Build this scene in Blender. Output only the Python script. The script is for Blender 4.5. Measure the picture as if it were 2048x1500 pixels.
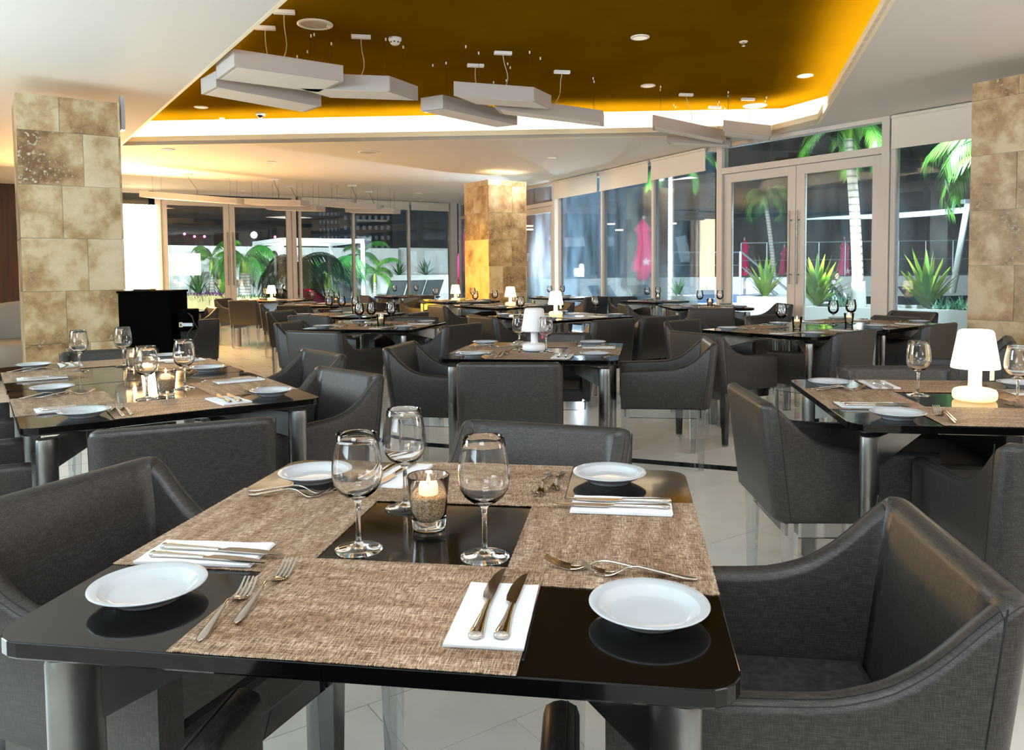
import bpy, bmesh, math, random
from mathutils import Vector, Matrix
random.seed(7)
C = bpy.context.scene.collection
for o in list(bpy.data.objects): bpy.data.objects.remove(o)
R = math.radians
sin, cos, pi = math.sin, math.cos, math.pi

# ------------------------------------------------------------------ camera, world, lights, exposure
EYE = 1.233
FPX, PYC, PITCH, ROLL = 1546.6, 619.8, 0.0519, -0.0089
cd = bpy.data.cameras.new('camera'); cam = bpy.data.objects.new('camera', cd); C.objects.link(cam)
cd.sensor_width = 36; cd.sensor_fit = 'HORIZONTAL'; cd.lens = FPX*36/2048
cd.shift_y = -(750-PYC)/2048
cd.clip_start = .02; cd.clip_end = 400
_cp, _sp = cos(PITCH), sin(PITCH)
FW = Vector((0, _cp, -_sp)); RT = Vector((1, 0, 0)); UP = Vector((0, _sp, _cp))
RT, UP = cos(ROLL)*RT+sin(ROLL)*UP, -sin(ROLL)*RT+cos(ROLL)*UP
m = Matrix((RT, UP, -FW)).transposed().to_4x4(); m.translation = Vector((0, 0, EYE)); cam.matrix_world = m
bpy.context.scene.camera = cam

def at(u, v, Y):
    "point of the place that is Y metres in front of the camera and shows at (u, v) in the photograph"
    D = FW+(u-1024)/FPX*RT-(v-PYC)/FPX*UP
    return Vector((0, 0, EYE))+D*(Y/D.y)
def onz(u, v, z):
    D = FW+(u-1024)/FPX*RT-(v-PYC)/FPX*UP
    return Vector((0, 0, EYE))+D*((z-EYE)/D.z)
SH = 1.133
def E(x, y, z=0.): return Vector((x*SH, y*SH, EYE+(z-EYE)*SH))
CZ = EYE+1.5*SH          # lower ceiling 2.93
UZ = EYE+1.847*SH        # raised ceiling 3.33

sc = bpy.context.scene
sc.view_settings.view_transform = 'Standard'; sc.view_settings.look = 'None'
sc.view_settings.gamma = 1; sc.view_settings.exposure = -0.25; sc.view_settings.use_curve_mapping = False
w = bpy.data.worlds.new('night'); sc.world = w; w.use_nodes = True
bg = w.node_tree.nodes['Background']; bg.inputs[0].default_value = (.10, .13, .2, 1); bg.inputs[1].default_value = .06

def area(name, loc, target, size, power, col, size_y=None, spread=None):
    l = bpy.data.lights.new(name, 'AREA'); l.energy = power; l.color = col
    l.shape = 'RECTANGLE'; l.size = size; l.size_y = size_y or size
    if spread: l.spread = R(spread)
    o = bpy.data.objects.new(name, l); C.objects.link(o); o.location = loc
    o.rotation_euler = (Vector(target)-Vector(loc)).to_track_quat('-Z', 'Y').to_euler()
    return o
def spot(name, loc, target, power, col, ang=80, blend=.6, rad=.05):
    l = bpy.data.lights.new(name, 'SPOT'); l.energy = power; l.color = col; l.spot_size = R(ang); l.spot_blend = blend; l.shadow_soft_size = rad
    o = bpy.data.objects.new(name, l); C.objects.link(o); o.location = loc
    o.rotation_euler = (Vector(target)-Vector(loc)).to_track_quat('-Z', 'Y').to_euler()
    return o
COOL = (.80, .92, 1.0); WARM = (1.0, .66, .34); NEUT = (1.0, .93, .84)
area('cool_ceiling_fill', (-4.2, -2.2, 1.7), (-2.6, 1.0, 4.6), 3.0, 225, (.70, .90, 1.0), 1.6, spread=110)  # unseen cool fill behind the camera, added to brighten the white ceiling
area('side_ceiling_fill', (2.8, -2.0, 1.7), (3.2, 1.2, 4.6), 2.0, 200, (.96, .94, .94), 1.2, spread=110)  # unseen fill added to lift the ceiling at the right
area('behind_camera_fill', (-.6, -2.2, 2.88), (-.2, 1.6, .7), 1.6, 95, (.86, .93, 1.0), 1.0)  # unseen fill behind the camera, added for plates and chairs
area('chair_back_fill', (-.3, .5, 2.9), (-.3, 4.4, .6), .9, 48, (.90, .94, 1.0), .5)  # unseen fill added to brighten the chair backs that face the camera
area('left_cool_fill', (-6.4, 2.6, 2.1), (-1.2, 4.0, .9), 2.2, 260, (.74, .92, 1.0), 1.2)  # unseen cool fill added from the left for the sheen on the chairs
area('left_ceiling_fill', (-6.0, 3.6, 1.5), (-4.4, 4.6, 4.0), 1.6, 60, (.78, .95, .95), 1.2, spread=120)  # unseen fill added to lift the ceiling at the left
for k, (x, y, t) in enumerate(((-2.78, 7.79, UZ), (-.94, 9.08, UZ), (1.04, 6.28, UZ), (1.39, 7.92, UZ), (2.85, 7.57, UZ))):
    spot('downlight_beam', (x*SH, y*SH, t-.03), (x*SH, y*SH, 0), 60, NEUT, 110, .8, .07)
area('rear_ceiling_light_left', (-4.6, 12.4, 2.91), (-4.6, 12.4, 0), 1.2, 60, (1, .62, .28), 1.2)
area('rear_warm_fill', (-6.6, 13.2, 1.9), (-3.6, 9.5, 3.1), 1.6, 330, (1, .56, .20), .5)  # unseen warm fill added to turn the rear ceiling orange
area('rear_ceiling_light_right', (.2, 13.2, 2.91), (.2, 13.2, 0), 1.0, 46, (1, .90, .80), 1.0)
area('right_side_light', (6.4, 2.0, 1.6), (3.0, 5.5, 2.6), 1.6, 90, (1, .88, .84), 1.0)
spot('pillar_yellow_fill', (-2.4, 11.2, .95), (-.6, 13.3, 1.0), 800, (1, .58, .01), 44, .8, .08)  # unseen spot added to colour the middle pillar's left face yellow
# garden floodlights
spot('flood_left', (-9.5, 19.5, 3.6), (-9.5, 30, 1.0), 5000, (.86, .98, .95), 110)
spot('flood_mid', (-3.0, 21.5, 3.6), (-5.5, 31, .6), 4500, (.9, 1, .97), 110)
spot('flood_pool', (1.5, 16.9, 1.3), (1.2, 9.5, 1.4), 1500, (.8, .92, 1), 120)
spot('flood_palms', (4.3, 10.4, .9), (5.6, 11.4, 3.2), 330, (.86, 1, .96), 110)
spot('flood_terrace', (3.2, 15.2, 2.6), (7.2, 25.5, 1.0), 6500, (.85, .97, 1), 100)
spot('flood_planter', (5.2, 9.3, 3.3), (5.4, 10.8, .5), 900, (.85, .98, 1), 130)
spot('flood_box_planter', (3.6, 11.2, 2.4), (4.5, 14.4, .4), 900, (.85, .98, 1), 80)
spot('flood_umbrella', (1.8, 15.0, 1.2), (3.6, 21.2, 2.2), 1500, (.9, .97, 1), 70)

# ------------------------------------------------------------------ materials
def srgb(r, g, b):
    f = lambda c: c/12.92 if c <= .04045 else ((c+.055)/1.055)**2.4
    return (f(r/255), f(g/255), f(b/255), 1)
def mat(name, col=(.8, .8, .8, 1), rough=.5, metal=0, spec=None, emit=None, es=0, coat=0, trans=0, ior=None):
    m = bpy.data.materials.new(name); m.use_nodes = True; p = m.node_tree.nodes['Principled BSDF']
    p.inputs['Base Color'].default_value = col; p.inputs['Roughness'].default_value = rough; p.inputs['Metallic'].default_value = metal
    if spec is not None: p.inputs['Specular IOR Level'].default_value = spec
    if emit: p.inputs['Emission Color'].default_value = emit; p.inputs['Emission Strength'].default_value = es
    if coat: p.inputs['Coat Weight'].default_value = coat; p.inputs['Coat Roughness'].default_value = .05
    if trans: p.inputs['Transmission Weight'].default_value = trans
    if ior: p.inputs['IOR'].default_value = ior
    return m
def N(m, t, **k):
    n = m.node_tree.nodes.new(t)
    for a, b in k.items():
        if a[0] == '_': n.inputs[a[1:].replace('_', ' ')].default_value = b
        else: setattr(n, a, b)
    return n
def LK(m, a, b): m.node_tree.links.new(a, b)
def P(m): return m.node_tree.nodes['Principled BSDF']
def ramp(m, stops):
    n = m.node_tree.nodes.new('ShaderNodeValToRGB'); e = n.color_ramp.elements
    while len(e) < len(stops): e.new(.5)
    for i, (p, c) in enumerate(stops): e[i].position = p; e[i].color = c
    return n
def coords(m, scale=(1, 1, 1), rot=(0, 0, 0), kind='Object'):
    tc = N(m, 'ShaderNodeTexCoord'); mp = N(m, 'ShaderNodeMapping'); LK(m, tc.outputs[kind], mp.inputs[0])
    mp.inputs['Scale'].default_value = scale; mp.inputs['Rotation'].default_value = rot
    return mp.outputs[0]
def bump(m, h, s, d=.002):
    b = N(m, 'ShaderNodeBump'); b.inputs['Strength'].default_value = s; b.inputs['Distance'].default_value = d
    LK(m, h, b.inputs['Height']); LK(m, b.outputs[0], P(m).inputs['Normal'])

def fabric():
    m = mat('charcoal_woven_vinyl', rough=.42, spec=.45)
    a = N(m, 'ShaderNodeTexNoise', _Scale=1.0, _Detail=2); LK(m, coords(m, (60, 60, 900)), a.inputs['Vector'])
    b = N(m, 'ShaderNodeTexNoise', _Scale=1.0, _Detail=2); LK(m, coords(m, (900, 900, 60)), b.inputs['Vector'])
    mx = N(m, 'ShaderNodeMath', operation='ADD'); LK(m, a.outputs[0], mx.inputs[0]); LK(m, b.outputs[0], mx.inputs[1])
    r = ramp(m, [(.35, srgb(27, 26, 25)), (.5, srgb(46, 44, 42)), (.66, srgb(72, 69, 66))])
    h = N(m, 'ShaderNodeMath', operation='MULTIPLY'); h.inputs[1].default_value = .5; LK(m, mx.outputs[0], h.inputs[0])
    LK(m, h.outputs[0], r.inputs[0]); LK(m, r.outputs[0], P(m).inputs['Base Color']); bump(m, h.outputs[0], .35, .0006)
    return m
M = {}
M['fabric'] = fabric()
M['thread'] = mat('seam_thread', srgb(26, 25, 24), .6)
M['black'] = mat('black_lacquer', (.006, .0055, .005, 1), .09, spec=.55)
def tabletop_mat():
    m = mat('black_lacquer_tabletop', (.003, .0028, .0025, 1), .07, spec=.32)
    n = N(m, 'ShaderNodeTexNoise', _Scale=9.0, _Detail=3); LK(m, coords(m), n.inputs['Vector'])
    r = ramp(m, [(.3, (.05, .05, .05, 1)), (.8, (.14, .14, .14, 1))]); LK(m, n.outputs[0], r.inputs[0]); LK(m, r.outputs[0], P(m).inputs['Roughness'])
    return m
M['top'] = tabletop_mat()
def brushed(name, col, rough=.35):
    m = mat(name, col, rough, 1)
    n = N(m, 'ShaderNodeTexNoise', _Scale=1.0, _Detail=4); LK(m, coords(m, (8, 8, 3)), n.inputs['Vector'])
    r = ramp(m, [(.35, tuple(c*.62 for c in col[:3])+(1,)), (.65, col)]); LK(m, n.outputs[0], r.inputs[0]); LK(m, r.outputs[0], P(m).inputs['Base Color'])
    r2 = ramp(m, [(.3, (.25,)*3+(1,)), (.7, (.5,)*3+(1,))]); LK(m, n.outputs[0], r2.inputs[0]); LK(m, r2.outputs[0], P(m).inputs['Roughness'])
    return m
M['steel'] = brushed('brushed_table_steel', srgb(150, 152, 150))
M['chrome'] = mat('polished_cutlery_steel', srgb(205, 198, 190), .12, 1)
def placemat():
    m = mat('woven_placemat', rough=.6, spec=.3)
    def streak(s, d=3):
        n = N(m, 'ShaderNodeTexNoise', _Scale=1.0, _Detail=d); n.inputs['Roughness'].default_value = .7; LK(m, coords(m, s), n.inputs['Vector']); return n.outputs[0]
    a = streak((45, 430, 1)); b = streak((430, 45, 1)); c = streak((4, 26, 1), 2)
    ra = ramp(m, [(.38, srgb(56, 40, 32)), (.46, srgb(140, 112, 86)), (.54, srgb(182, 158, 128)), (.63, srgb(236, 224, 208))]); LK(m, a, ra.inputs[0])
    rb = ramp(m, [(.38, srgb(52, 38, 32)), (.47, srgb(148, 120, 94)), (.6, srgb(236, 226, 214))]); LK(m, b, rb.inputs[0])
    wv = N(m, 'ShaderNodeTexChecker', _Scale=1.0); LK(m, coords(m, (620, 620, 1)), wv.inputs['Vector'])
    mx = N(m, 'ShaderNodeMix', data_type='RGBA'); LK(m, wv.outputs['Fac'], mx.inputs[0]); LK(m, ra.outputs[0], mx.inputs[6]); LK(m, rb.outputs[0], mx.inputs[7])
    r3 = ramp(m, [(.35, srgb(180, 164, 148)), (.65, srgb(236, 232, 228))]); LK(m, c, r3.inputs[0])
    mu = N(m, 'ShaderNodeMix', data_type='RGBA', blend_type='MULTIPLY'); mu.inputs[0].default_value = 1; LK(m, mx.outputs[2], mu.inputs[6]); LK(m, r3.outputs[0], mu.inputs[7])
    LK(m, mu.outputs[2], P(m).inputs['Base Color'])
    s = N(m, 'ShaderNodeMath', operation='ADD'); LK(m, a, s.inputs[0]); LK(m, b, s.inputs[1]); bump(m, s.outputs[0], .5, .001)
    return m
M['mat'] = placemat()
M['china'] = mat('white_glazed_china', srgb(186, 195, 202), .08, spec=.6, coat=.3)
def paper():
    m = mat('white_paper_napkin', srgb(222, 226, 230), .85)
    n = N(m, 'ShaderNodeTexNoise', _Scale=60.0, _Detail=5); LK(m, coords(m), n.inputs['Vector']); bump(m, n.outputs[0], .4, .002); return m
M['paper'] = paper()
def real_glass(name, ior=1.45, rough=0., col=(1, 1, 1, 1)):
    m = bpy.data.materials.new(name); m.use_nodes = True; nt = m.node_tree; nt.nodes.remove(P(m))
    g = nt.nodes.new('ShaderNodeBsdfGlass'); g.inputs['IOR'].default_value = ior; g.inputs['Roughness'].default_value = rough; g.inputs['Color'].default_value = col
    nt.links.new(g.outputs[0], nt.nodes['Material Output'].inputs[0]); return m
def thin_glass(name, tint=(1, 1, 1, 1), refl=.9, base=.0, haze=0., hazecol=(.7, .85, 1, 1)):
    m = bpy.data.materials.new(name); m.use_nodes = True; nt = m.node_tree; nt.nodes.remove(P(m)); out = nt.nodes['Material Output']
    t = nt.nodes.new('ShaderNodeBsdfTransparent'); t.inputs[0].default_value = tint
    g = nt.nodes.new('ShaderNodeBsdfGlossy'); g.inputs['Roughness'].default_value = .01
    lw = nt.nodes.new('ShaderNodeFresnel'); lw.inputs[0].default_value = 1.5
    mu = nt.nodes.new('ShaderNodeMath'); mu.operation = 'MULTIPLY_ADD'; mu.inputs[1].default_value = refl; mu.inputs[2].default_value = base; nt.links.new(lw.outputs[0], mu.inputs[0])
    mx = nt.nodes.new('ShaderNodeMixShader'); nt.links.new(mu.outputs[0], mx.inputs[0]); nt.links.new(t.outputs[0], mx.inputs[1]); nt.links.new(g.outputs[0], mx.inputs[2])
    last = mx
    if haze:
        d = nt.nodes.new('ShaderNodeBsdfTranslucent'); d.inputs[0].default_value = hazecol
        n = N(m, 'ShaderNodeTexNoise', _Scale=1.0, _Detail=5); LK(m, coords(m, (4, 4, 1.0)), n.inputs['Vector'])
        r = ramp(m, [(.25, (0, 0, 0, 1)), (.75, (haze*2.2,)*3+(1,))]); LK(m, n.outputs[0], r.inputs[0])
        m2 = nt.nodes.new('ShaderNodeMixShader'); nt.links.new(r.outputs[0], m2.inputs[0]); nt.links.new(mx.outputs[0], m2.inputs[1]); nt.links.new(d.outputs[0], m2.inputs[2]); last = m2
    nt.links.new(last.outputs[0], out.inputs[0]); return m
M['crystal'] = real_glass('clear_wine_glass', 1.45)
M['tumbler'] = real_glass('clear_tumbler_glass', 1.47)
M['thinware'] = thin_glass('far_glassware', (.985, .99, .99, 1), 1.0, .03)
M['acrylic'] = thin_glass('clear_acrylic', (.90, .92, .93, 1), 1.5, .05)
M['acrylic_edge'] = mat('acrylic_cut_edge', srgb(30, 36, 34), .15)
M['pane'] = thin_glass('window_glass', (.90, .95, .97, 1), .8, .02, haze=.035)
M['dustglarepane'] = thin_glass('dust_and_glare_glass', (.90, .95, .97, 1), .8, .02, haze=.07, hazecol=(.45, .72, 1, 1))  # dust haze, made thicker and bluer to carry the floodlight's glare
M['frame'] = mat('white_painted_aluminium', srgb(214, 206, 200), .4)
M['white'] = mat('white_paint', srgb(232, 226, 220), .7)
M['slabwhite'] = mat('matt_white_slab', srgb(180, 172, 168), .6)
M['lampwhite'] = mat('white_lamp_plastic', srgb(238, 238, 240), .4)
M['ceil'] = mat('white_ceiling_plaster', srgb(226, 220, 215), .85)
M['lip'] = mat('cream_ceiling_fascia', srgb(252, 240, 206), .6)
def ochre():
    m = mat('ochre_ceiling_paint', rough=.8, spec=.0)
    n = N(m, 'ShaderNodeTexNoise', _Scale=2.0, _Detail=4); LK(m, coords(m), n.inputs['Vector'])
    r = ramp(m, [(.3, srgb(102, 73, 3)), (.7, srgb(110, 79, 4))]); LK(m, n.outputs[0], r.inputs[0]); LK(m, r.outputs[0], P(m).inputs['Base Color']); return m
M['ochre'] = ochre()
def tilemat(name, c1, c2, rough, varamt):
    m = mat(name, rough=rough, spec=.5)
    oi = N(m, 'ShaderNodeObjectInfo'); n = N(m, 'ShaderNodeTexNoise', _Scale=6.0, _Detail=4); LK(m, coords(m, (1, 1, 1)), n.inputs['Vector'])
    a = N(m, 'ShaderNodeMath', operation='MULTIPLY_ADD'); a.inputs[1].default_value = varamt; LK(m, oi.outputs['Random'], a.inputs[0]); LK(m, n.outputs[0], a.inputs[2])
    r = ramp(m, [(.3, c1), (.75, c2)]); LK(m, a.outputs[0], r.inputs[0]); LK(m, r.outputs[0], P(m).inputs['Base Color']); return m
M['tile'] = tilemat('cream_polished_tile', srgb(232, 232, 224), srgb(242, 242, 234), .12, .15)
M['grout'] = mat('floor_grout', srgb(120, 118, 108), .6)
M['stripe'] = mat('black_granite', srgb(30, 32, 34), .12)
def floor_far():
    m = mat('cream_tile_floor', rough=.13, spec=.5)
    br = N(m, 'ShaderNodeTexBrick', _Scale=1.0); br.inputs['Brick Width'].default_value = .6; br.inputs['Row Height'].default_value = .3
    br.inputs['Mortar Size'].default_value = .003; br.inputs['Color1'].default_value = srgb(234, 234, 226); br.inputs['Color2'].default_value = srgb(240, 240, 232); br.inputs['Mortar'].default_value = srgb(120, 118, 108)
    LK(m, coords(m, (1, 1, 1), (0, 0, R(-34))), br.inputs['Vector']); LK(m, br.outputs[0], P(m).inputs['Base Color']); return m
M['floor'] = floor_far()
def travertine():
    m = mat('travertine', rough=.35, spec=.5)
    oi = N(m, 'ShaderNodeObjectInfo'); off = N(m, 'ShaderNodeVectorMath', operation='SCALE'); off.inputs[0].default_value = (37, 11, 23); LK(m, oi.outputs['Random'], off.inputs['Scale'])
    ad = N(m, 'ShaderNodeVectorMath', operation='ADD'); LK(m, coords(m, (1, 1, 1)), ad.inputs[0]); LK(m, off.outputs[0], ad.inputs[1])
    big = N(m, 'ShaderNodeTexNoise', _Scale=3.2, _Detail=6); big.inputs['Roughness'].default_value = .65; LK(m, ad.outputs[0], big.inputs['Vector'])
    fine = N(m, 'ShaderNodeTexNoise', _Scale=34.0, _Detail=5); LK(m, ad.outputs[0], fine.inputs['Vector'])
    vo = N(m, 'ShaderNodeTexVoronoi', _Scale=46.0); LK(m, ad.outputs[0], vo.inputs['Vector'])
    t = N(m, 'ShaderNodeMath', operation='MULTIPLY_ADD'); t.inputs[1].default_value = .22; LK(m, oi.outputs['Random'], t.inputs[0]); LK(m, big.outputs[0], t.inputs[2])
    r = ramp(m, [(.40, srgb(202, 186, 156)), (.56, srgb(188, 168, 134)), (.68, srgb(160, 132, 92)), (.82, srgb(108, 78, 44))]); LK(m, t.outputs[0], r.inputs[0])
    # pale crystal specks inside the brown veins
    g = ramp(m, [(.70, (0, 0, 0, 1)), (.82, (.8, .8, .8, 1))]); LK(m, t.outputs[0], g.inputs[0])
    sp = ramp(m, [(.56, (0, 0, 0, 1)), (.64, (1, 1, 1, 1))]); LK(m, fine.outputs[0], sp.inputs[0])
    mm = N(m, 'ShaderNodeMath', operation='MULTIPLY'); LK(m, g.outputs[0], mm.inputs[0]); LK(m, sp.outputs[0], mm.inputs[1])
    mx = N(m, 'ShaderNodeMix', data_type='RGBA'); LK(m, mm.outputs[0], mx.inputs[0]); LK(m, r.outputs[0], mx.inputs[6]); mx.inputs[7].default_value = srgb(206, 198, 178)
    LK(m, mx.outputs[2], P(m).inputs['Base Color']); bump(m, fine.outputs[0], .15, .002); return m
M['trav'] = travertine()
M['travgrout'] = mat('pale_stone_grout', srgb(196, 184, 150), .7)
def woodm(name, c1, c2):
    m = mat(name, rough=.4)
    n = N(m, 'ShaderNodeTexNoise', _Scale=1.0, _Detail=6); LK(m, coords(m, (18, 18, 1.2)), n.inputs['Vector'])
    r = ramp(m, [(.35, c1), (.65, c2)]); LK(m, n.outputs[0], r.inputs[0]); LK(m, r.outputs[0], P(m).inputs['Base Color']); return m
M['wood'] = woodm('dark_brown_wood', srgb(42, 20, 6), srgb(70, 36, 10))
M['shade'] = mat('glowing_lamp_shade', srgb(255, 240, 214), .5, emit=srgb(255, 226, 170), es=5.5)
M['shadebody'] = mat('glowing_lamp_body', srgb(255, 236, 200), .5, emit=srgb(255, 206, 128), es=2.2)
M['flame'] = mat('candle_flame', (1, .7, .3, 1), .5, emit=(1, .5, .14, 1), es=60)
M['wax'] = mat('candle_wax', srgb(250, 236, 214), .5, emit=(1, .6, .3, 1), es=.9)
def sandm():
    m = mat('coarse_beige_sand', rough=.95)
    n = N(m, 'ShaderNodeTexNoise', _Scale=380.0, _Detail=2); LK(m, coords(m), n.inputs['Vector'])
    r = ramp(m, [(.35, srgb(96, 74, 52)), (.5, srgb(176, 148, 112)), (.65, srgb(214, 190, 152))]); LK(m, n.outputs[0], r.inputs[0]); LK(m, r.outputs[0], P(m).inputs['Base Color']); return m
M['sand'] = sandm()
M['tag'] = mat('red_fabric_tag', srgb(200, 20, 40), .7)
M['tagw'] = mat('tag_lettering', srgb(245, 235, 235), .6)
M['led'] = mat('led_strip_light', (1, 1, 1, 1), .5, emit=(1, .90, .66, 1), es=88)
M['wire'] = mat('thin_steel_wire', srgb(70, 50, 30), .4, .6)
M['cord'] = mat('translucent_pvc_cord', srgb(200, 190, 160), .3)
M['curtain'] = mat('backlit_sheer_curtain', srgb(255, 246, 224), .9, emit=(1, .80, .50, 1), es=6.0)  # light from behind is put into the cloth as its own glow
M['blind'] = mat('white_roller_blind', srgb(226, 220, 212), .8)
M['vent'] = mat('white_ceiling_fitting', srgb(236, 230, 220), .5)
M['grille'] = mat('speaker_grille', srgb(196, 184, 160), .7)
M['diffuser'] = mat('downlight_glass', srgb(248, 240, 226), .3, emit=(1, .85, .65, 1), es=.5)
M['darkplastic'] = mat('dark_smoked_plastic', srgb(30, 26, 30), .15)
M['blackmatt'] = mat('black_painted_board', (.001, .001, .001, 1), .9, spec=.03)
M['cable'] = mat('black_rubber_cable', (.01, .01, .01, 1), .5)
M['greyup'] = mat('pale_grey_upholstery', srgb(150, 146, 140), .6)
M['deck'] = mat('pale_terrace_paving', srgb(196, 198, 194), .6)
M['stucco'] = mat('white_garden_wall', srgb(240, 244, 244), .8)
M['cream'] = mat('cream_render_warm_tint', srgb(236, 214, 150), .8)  # yellow of a warm reflection is put into the base colour
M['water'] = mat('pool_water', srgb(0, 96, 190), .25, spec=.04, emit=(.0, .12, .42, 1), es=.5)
M['pink'] = mat('pink_umbrella_canvas', srgb(232, 16, 110), .8)
M['whiteprint'] = mat('white_print', srgb(255, 210, 225), .8)
def leafm(name, c1, c2):
    m = mat(name, rough=.45, spec=.4)
    n = N(m, 'ShaderNodeTexNoise', _Scale=3.0, _Detail=3); LK(m, coords(m), n.inputs['Vector'])
    r = ramp(m, [(.35, c1), (.65, c2)]); LK(m, n.outputs[0], r.inputs[0]); LK(m, r.outputs[0], P(m).inputs['Base Color']); return m
M['leaf'] = leafm('palm_green', srgb(36, 92, 36), srgb(92, 144, 52))
M['leafdark'] = leafm('deep_palm_green', srgb(20, 76, 34), srgb(60, 124, 40))
M['agave'] = leafm('sword_leaf_green', srgb(84, 136, 26), srgb(176, 196, 60))
M['mint'] = leafm('pale_succulent_green', srgb(110, 190, 150), srgb(170, 220, 190))
M['purple'] = leafm('purple_bedding', srgb(70, 20, 80), srgb(120, 50, 130))
def bark():
    m = mat('grey_ringed_trunk', rough=.8)
    wv = N(m, 'ShaderNodeTexWave', _Scale=1.0, _Distortion=2.0, bands_direction='Z'); LK(m, coords(m, (1, 1, 3.2)), wv.inputs['Vector'])
    r = ramp(m, [(.0, srgb(120, 108, 96)), (.15, srgb(186, 178, 166)), (1, srgb(204, 198, 188))]); LK(m, wv.outputs[0], r.inputs[0]); LK(m, r.outputs[0], P(m).inputs['Base Color']); return m
M['bark'] = bark()
M['darkwall'] = mat('dark_facade', srgb(34, 38, 48), .6)
M['tower'] = mat('dark_tower_concrete', srgb(40, 40, 50), .8)
M['winlit'] = mat('faint_lit_window', (.1, .1, .12, 1), .5, emit=(.5, .55, .8, 1), es=.12)
M['redlight'] = mat('red_aviation_light', (1, 0, 0, 1), .5, emit=(1, .05, .12, 1), es=30)
M['whitelight'] = mat('white_floodlight', (1, 1, 1, 1), .5, emit=(.85, .95, 1, 1), es=30)
M['flood'] = mat('floodlight_lens', (1, 1, 1, 1), .5, emit=(.85, .93, 1, 1), es=240)
M['arc'] = mat('lit_canopy_strip', (1, 1, 1, 1), .5, emit=(.7, .95, 1, 1), es=1.6)
M['lounger'] = mat('grey_sling_fabric', srgb(90, 96, 104), .7)
M['lframe'] = mat('dark_lounger_frame', srgb(60, 60, 64), .4, .5)
M['skin'] = mat('skin', srgb(200, 160, 130), .6); M['hair'] = mat('dark_hair', srgb(20, 16, 16), .6); M['cloth'] = mat('white_cotton', srgb(210, 205, 205), .8)
M['railing'] = mat('grey_railing', srgb(170, 176, 184), .35, .6)

# ------------------------------------------------------------------ mesh helpers
class MB:
    def __init__(s): s.v = []; s.f = []; s.sm = []
    def add(s, vs, fs, smooth=False):
        b = len(s.v); s.v += [tuple(v) for v in vs]; s.f += [tuple(b+i for i in f) for f in fs]; s.sm += [smooth]*len(fs); return s
    def hexa(s, p, smooth=False):
        return s.add(p, [(0, 3, 2, 1), (4, 5, 6, 7), (0, 1, 5, 4), (1, 2, 6, 5), (2, 3, 7, 6), (3, 0, 4, 7)], smooth)
    def box(s, c, d, rz=0, rx=0, ry=0):
        mt = Matrix.Rotation(rz, 3, 'Z') @ Matrix.Rotation(ry, 3, 'Y') @ Matrix.Rotation(rx, 3, 'X')
        p = [Vector(c)+mt @ Vector((x*d[0]/2, y*d[1]/2, z*d[2]/2)) for z in (-1, 1) for x, y in ((-1, -1), (1, -1), (1, 1), (-1, 1))]
        return s.hexa(p)
    def wall(s, a, b, z0, z1, t, off=0):
        "upright slab from plan point a to b, thickness t, shifted sideways by off"
        a = Vector(a[:2]); b = Vector(b[:2]); d = (b-a).normalized(); n = Vector((-d.y, d.x))
        q = [a+n*(off-t/2), b+n*(off-t/2), b+n*(off+t/2), a+n*(off+t/2)]
        return s.hexa([(p.x, p.y, z0) for p in q]+[(p.x, p.y, z1) for p in q])
    def prism(s, poly, z0, z1, smooth=False):
        n = len(poly)
        s.add([(x, y, z0) for x, y in poly]+[(x, y, z1) for x, y in poly], [tuple(reversed(range(n))), tuple(range(n, 2*n))])
        b = len(s.v)-2*n
        for i in range(n):
            j = (i+1) % n; s.f.append((b+i, b+j, b+n+j, b+n+i)); s.sm.append(smooth)
        return s
    def loops(s, rings, closed=True, cap0=True, cap1=True, smooth=True):
        n = len(rings[0]); vs = [p for r in rings for p in r]; fs = []
        for k in range(len(rings)-1):
            for i in range(n if closed else n-1):
                j = (i+1) % n; fs.append((k*n+i, k*n+j, (k+1)*n+j, (k+1)*n+i))
        s.add(vs, fs, smooth)
        if cap0: s.add(rings[0], [tuple(reversed(range(n)))])
        if cap1: s.add(rings[-1], [tuple(range(n))])
        return s
    def lathe(s, prof, n=24, c=(0, 0, 0), cap0=False, cap1=False):
        return s.loops([[(c[0]+r*cos(2*pi*i/n), c[1]+r*sin(2*pi*i/n), c[2]+z) for i in range(n)] for r, z in prof], cap0=cap0, cap1=cap1)
    def tube(s, path, r, n=6, caps=True):
        path = [Vector(p) for p in path]; rings = []
        for i, p in enumerate(path):
            d = (path[min(i+1, len(path)-1)]-path[max(i-1, 0)]).normalized()
            a = d.cross(Vector((0, 0, 1)) if abs(d.z) < .95 else Vector((1, 0, 0))).normalized(); b = d.cross(a)
            rr = r[i] if isinstance(r, (list, tuple)) else r
            rings.append([p+(a*cos(2*pi*k/n)+b*sin(2*pi*k/n))*rr for k in range(n)])
        return s.loops(rings, cap0=caps, cap1=caps)
    def mesh(s, name, m):
        me = bpy.data.meshes.new(name); me.from_pydata([tuple(v) for v in s.v], [], s.f); me.materials.append(m)
        me.polygons.foreach_set('use_smooth', s.sm); me.update()
        bm = bmesh.new(); bm.from_mesh(me); bmesh.ops.remove_doubles(bm, verts=bm.verts, dist=1e-6) if s.dbl else None
        bmesh.ops.recalc_face_normals(bm, faces=bm.faces); bm.to_mesh(me); bm.free()
        return me
    dbl = False
def obj(name, me, parent=None, loc=None, rz=0, bev=0):
    o = bpy.data.objects.new(name, me); C.objects.link(o)
    if parent is not None: o.parent = parent
    if loc is not None: o.location = loc
    if rz: o.rotation_euler = (0, 0, rz)
    if bev:
        b = o.modifiers.new('bevel', 'BEVEL'); b.width = bev; b.segments = 2; b.limit_method = 'ANGLE'
    return o
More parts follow.
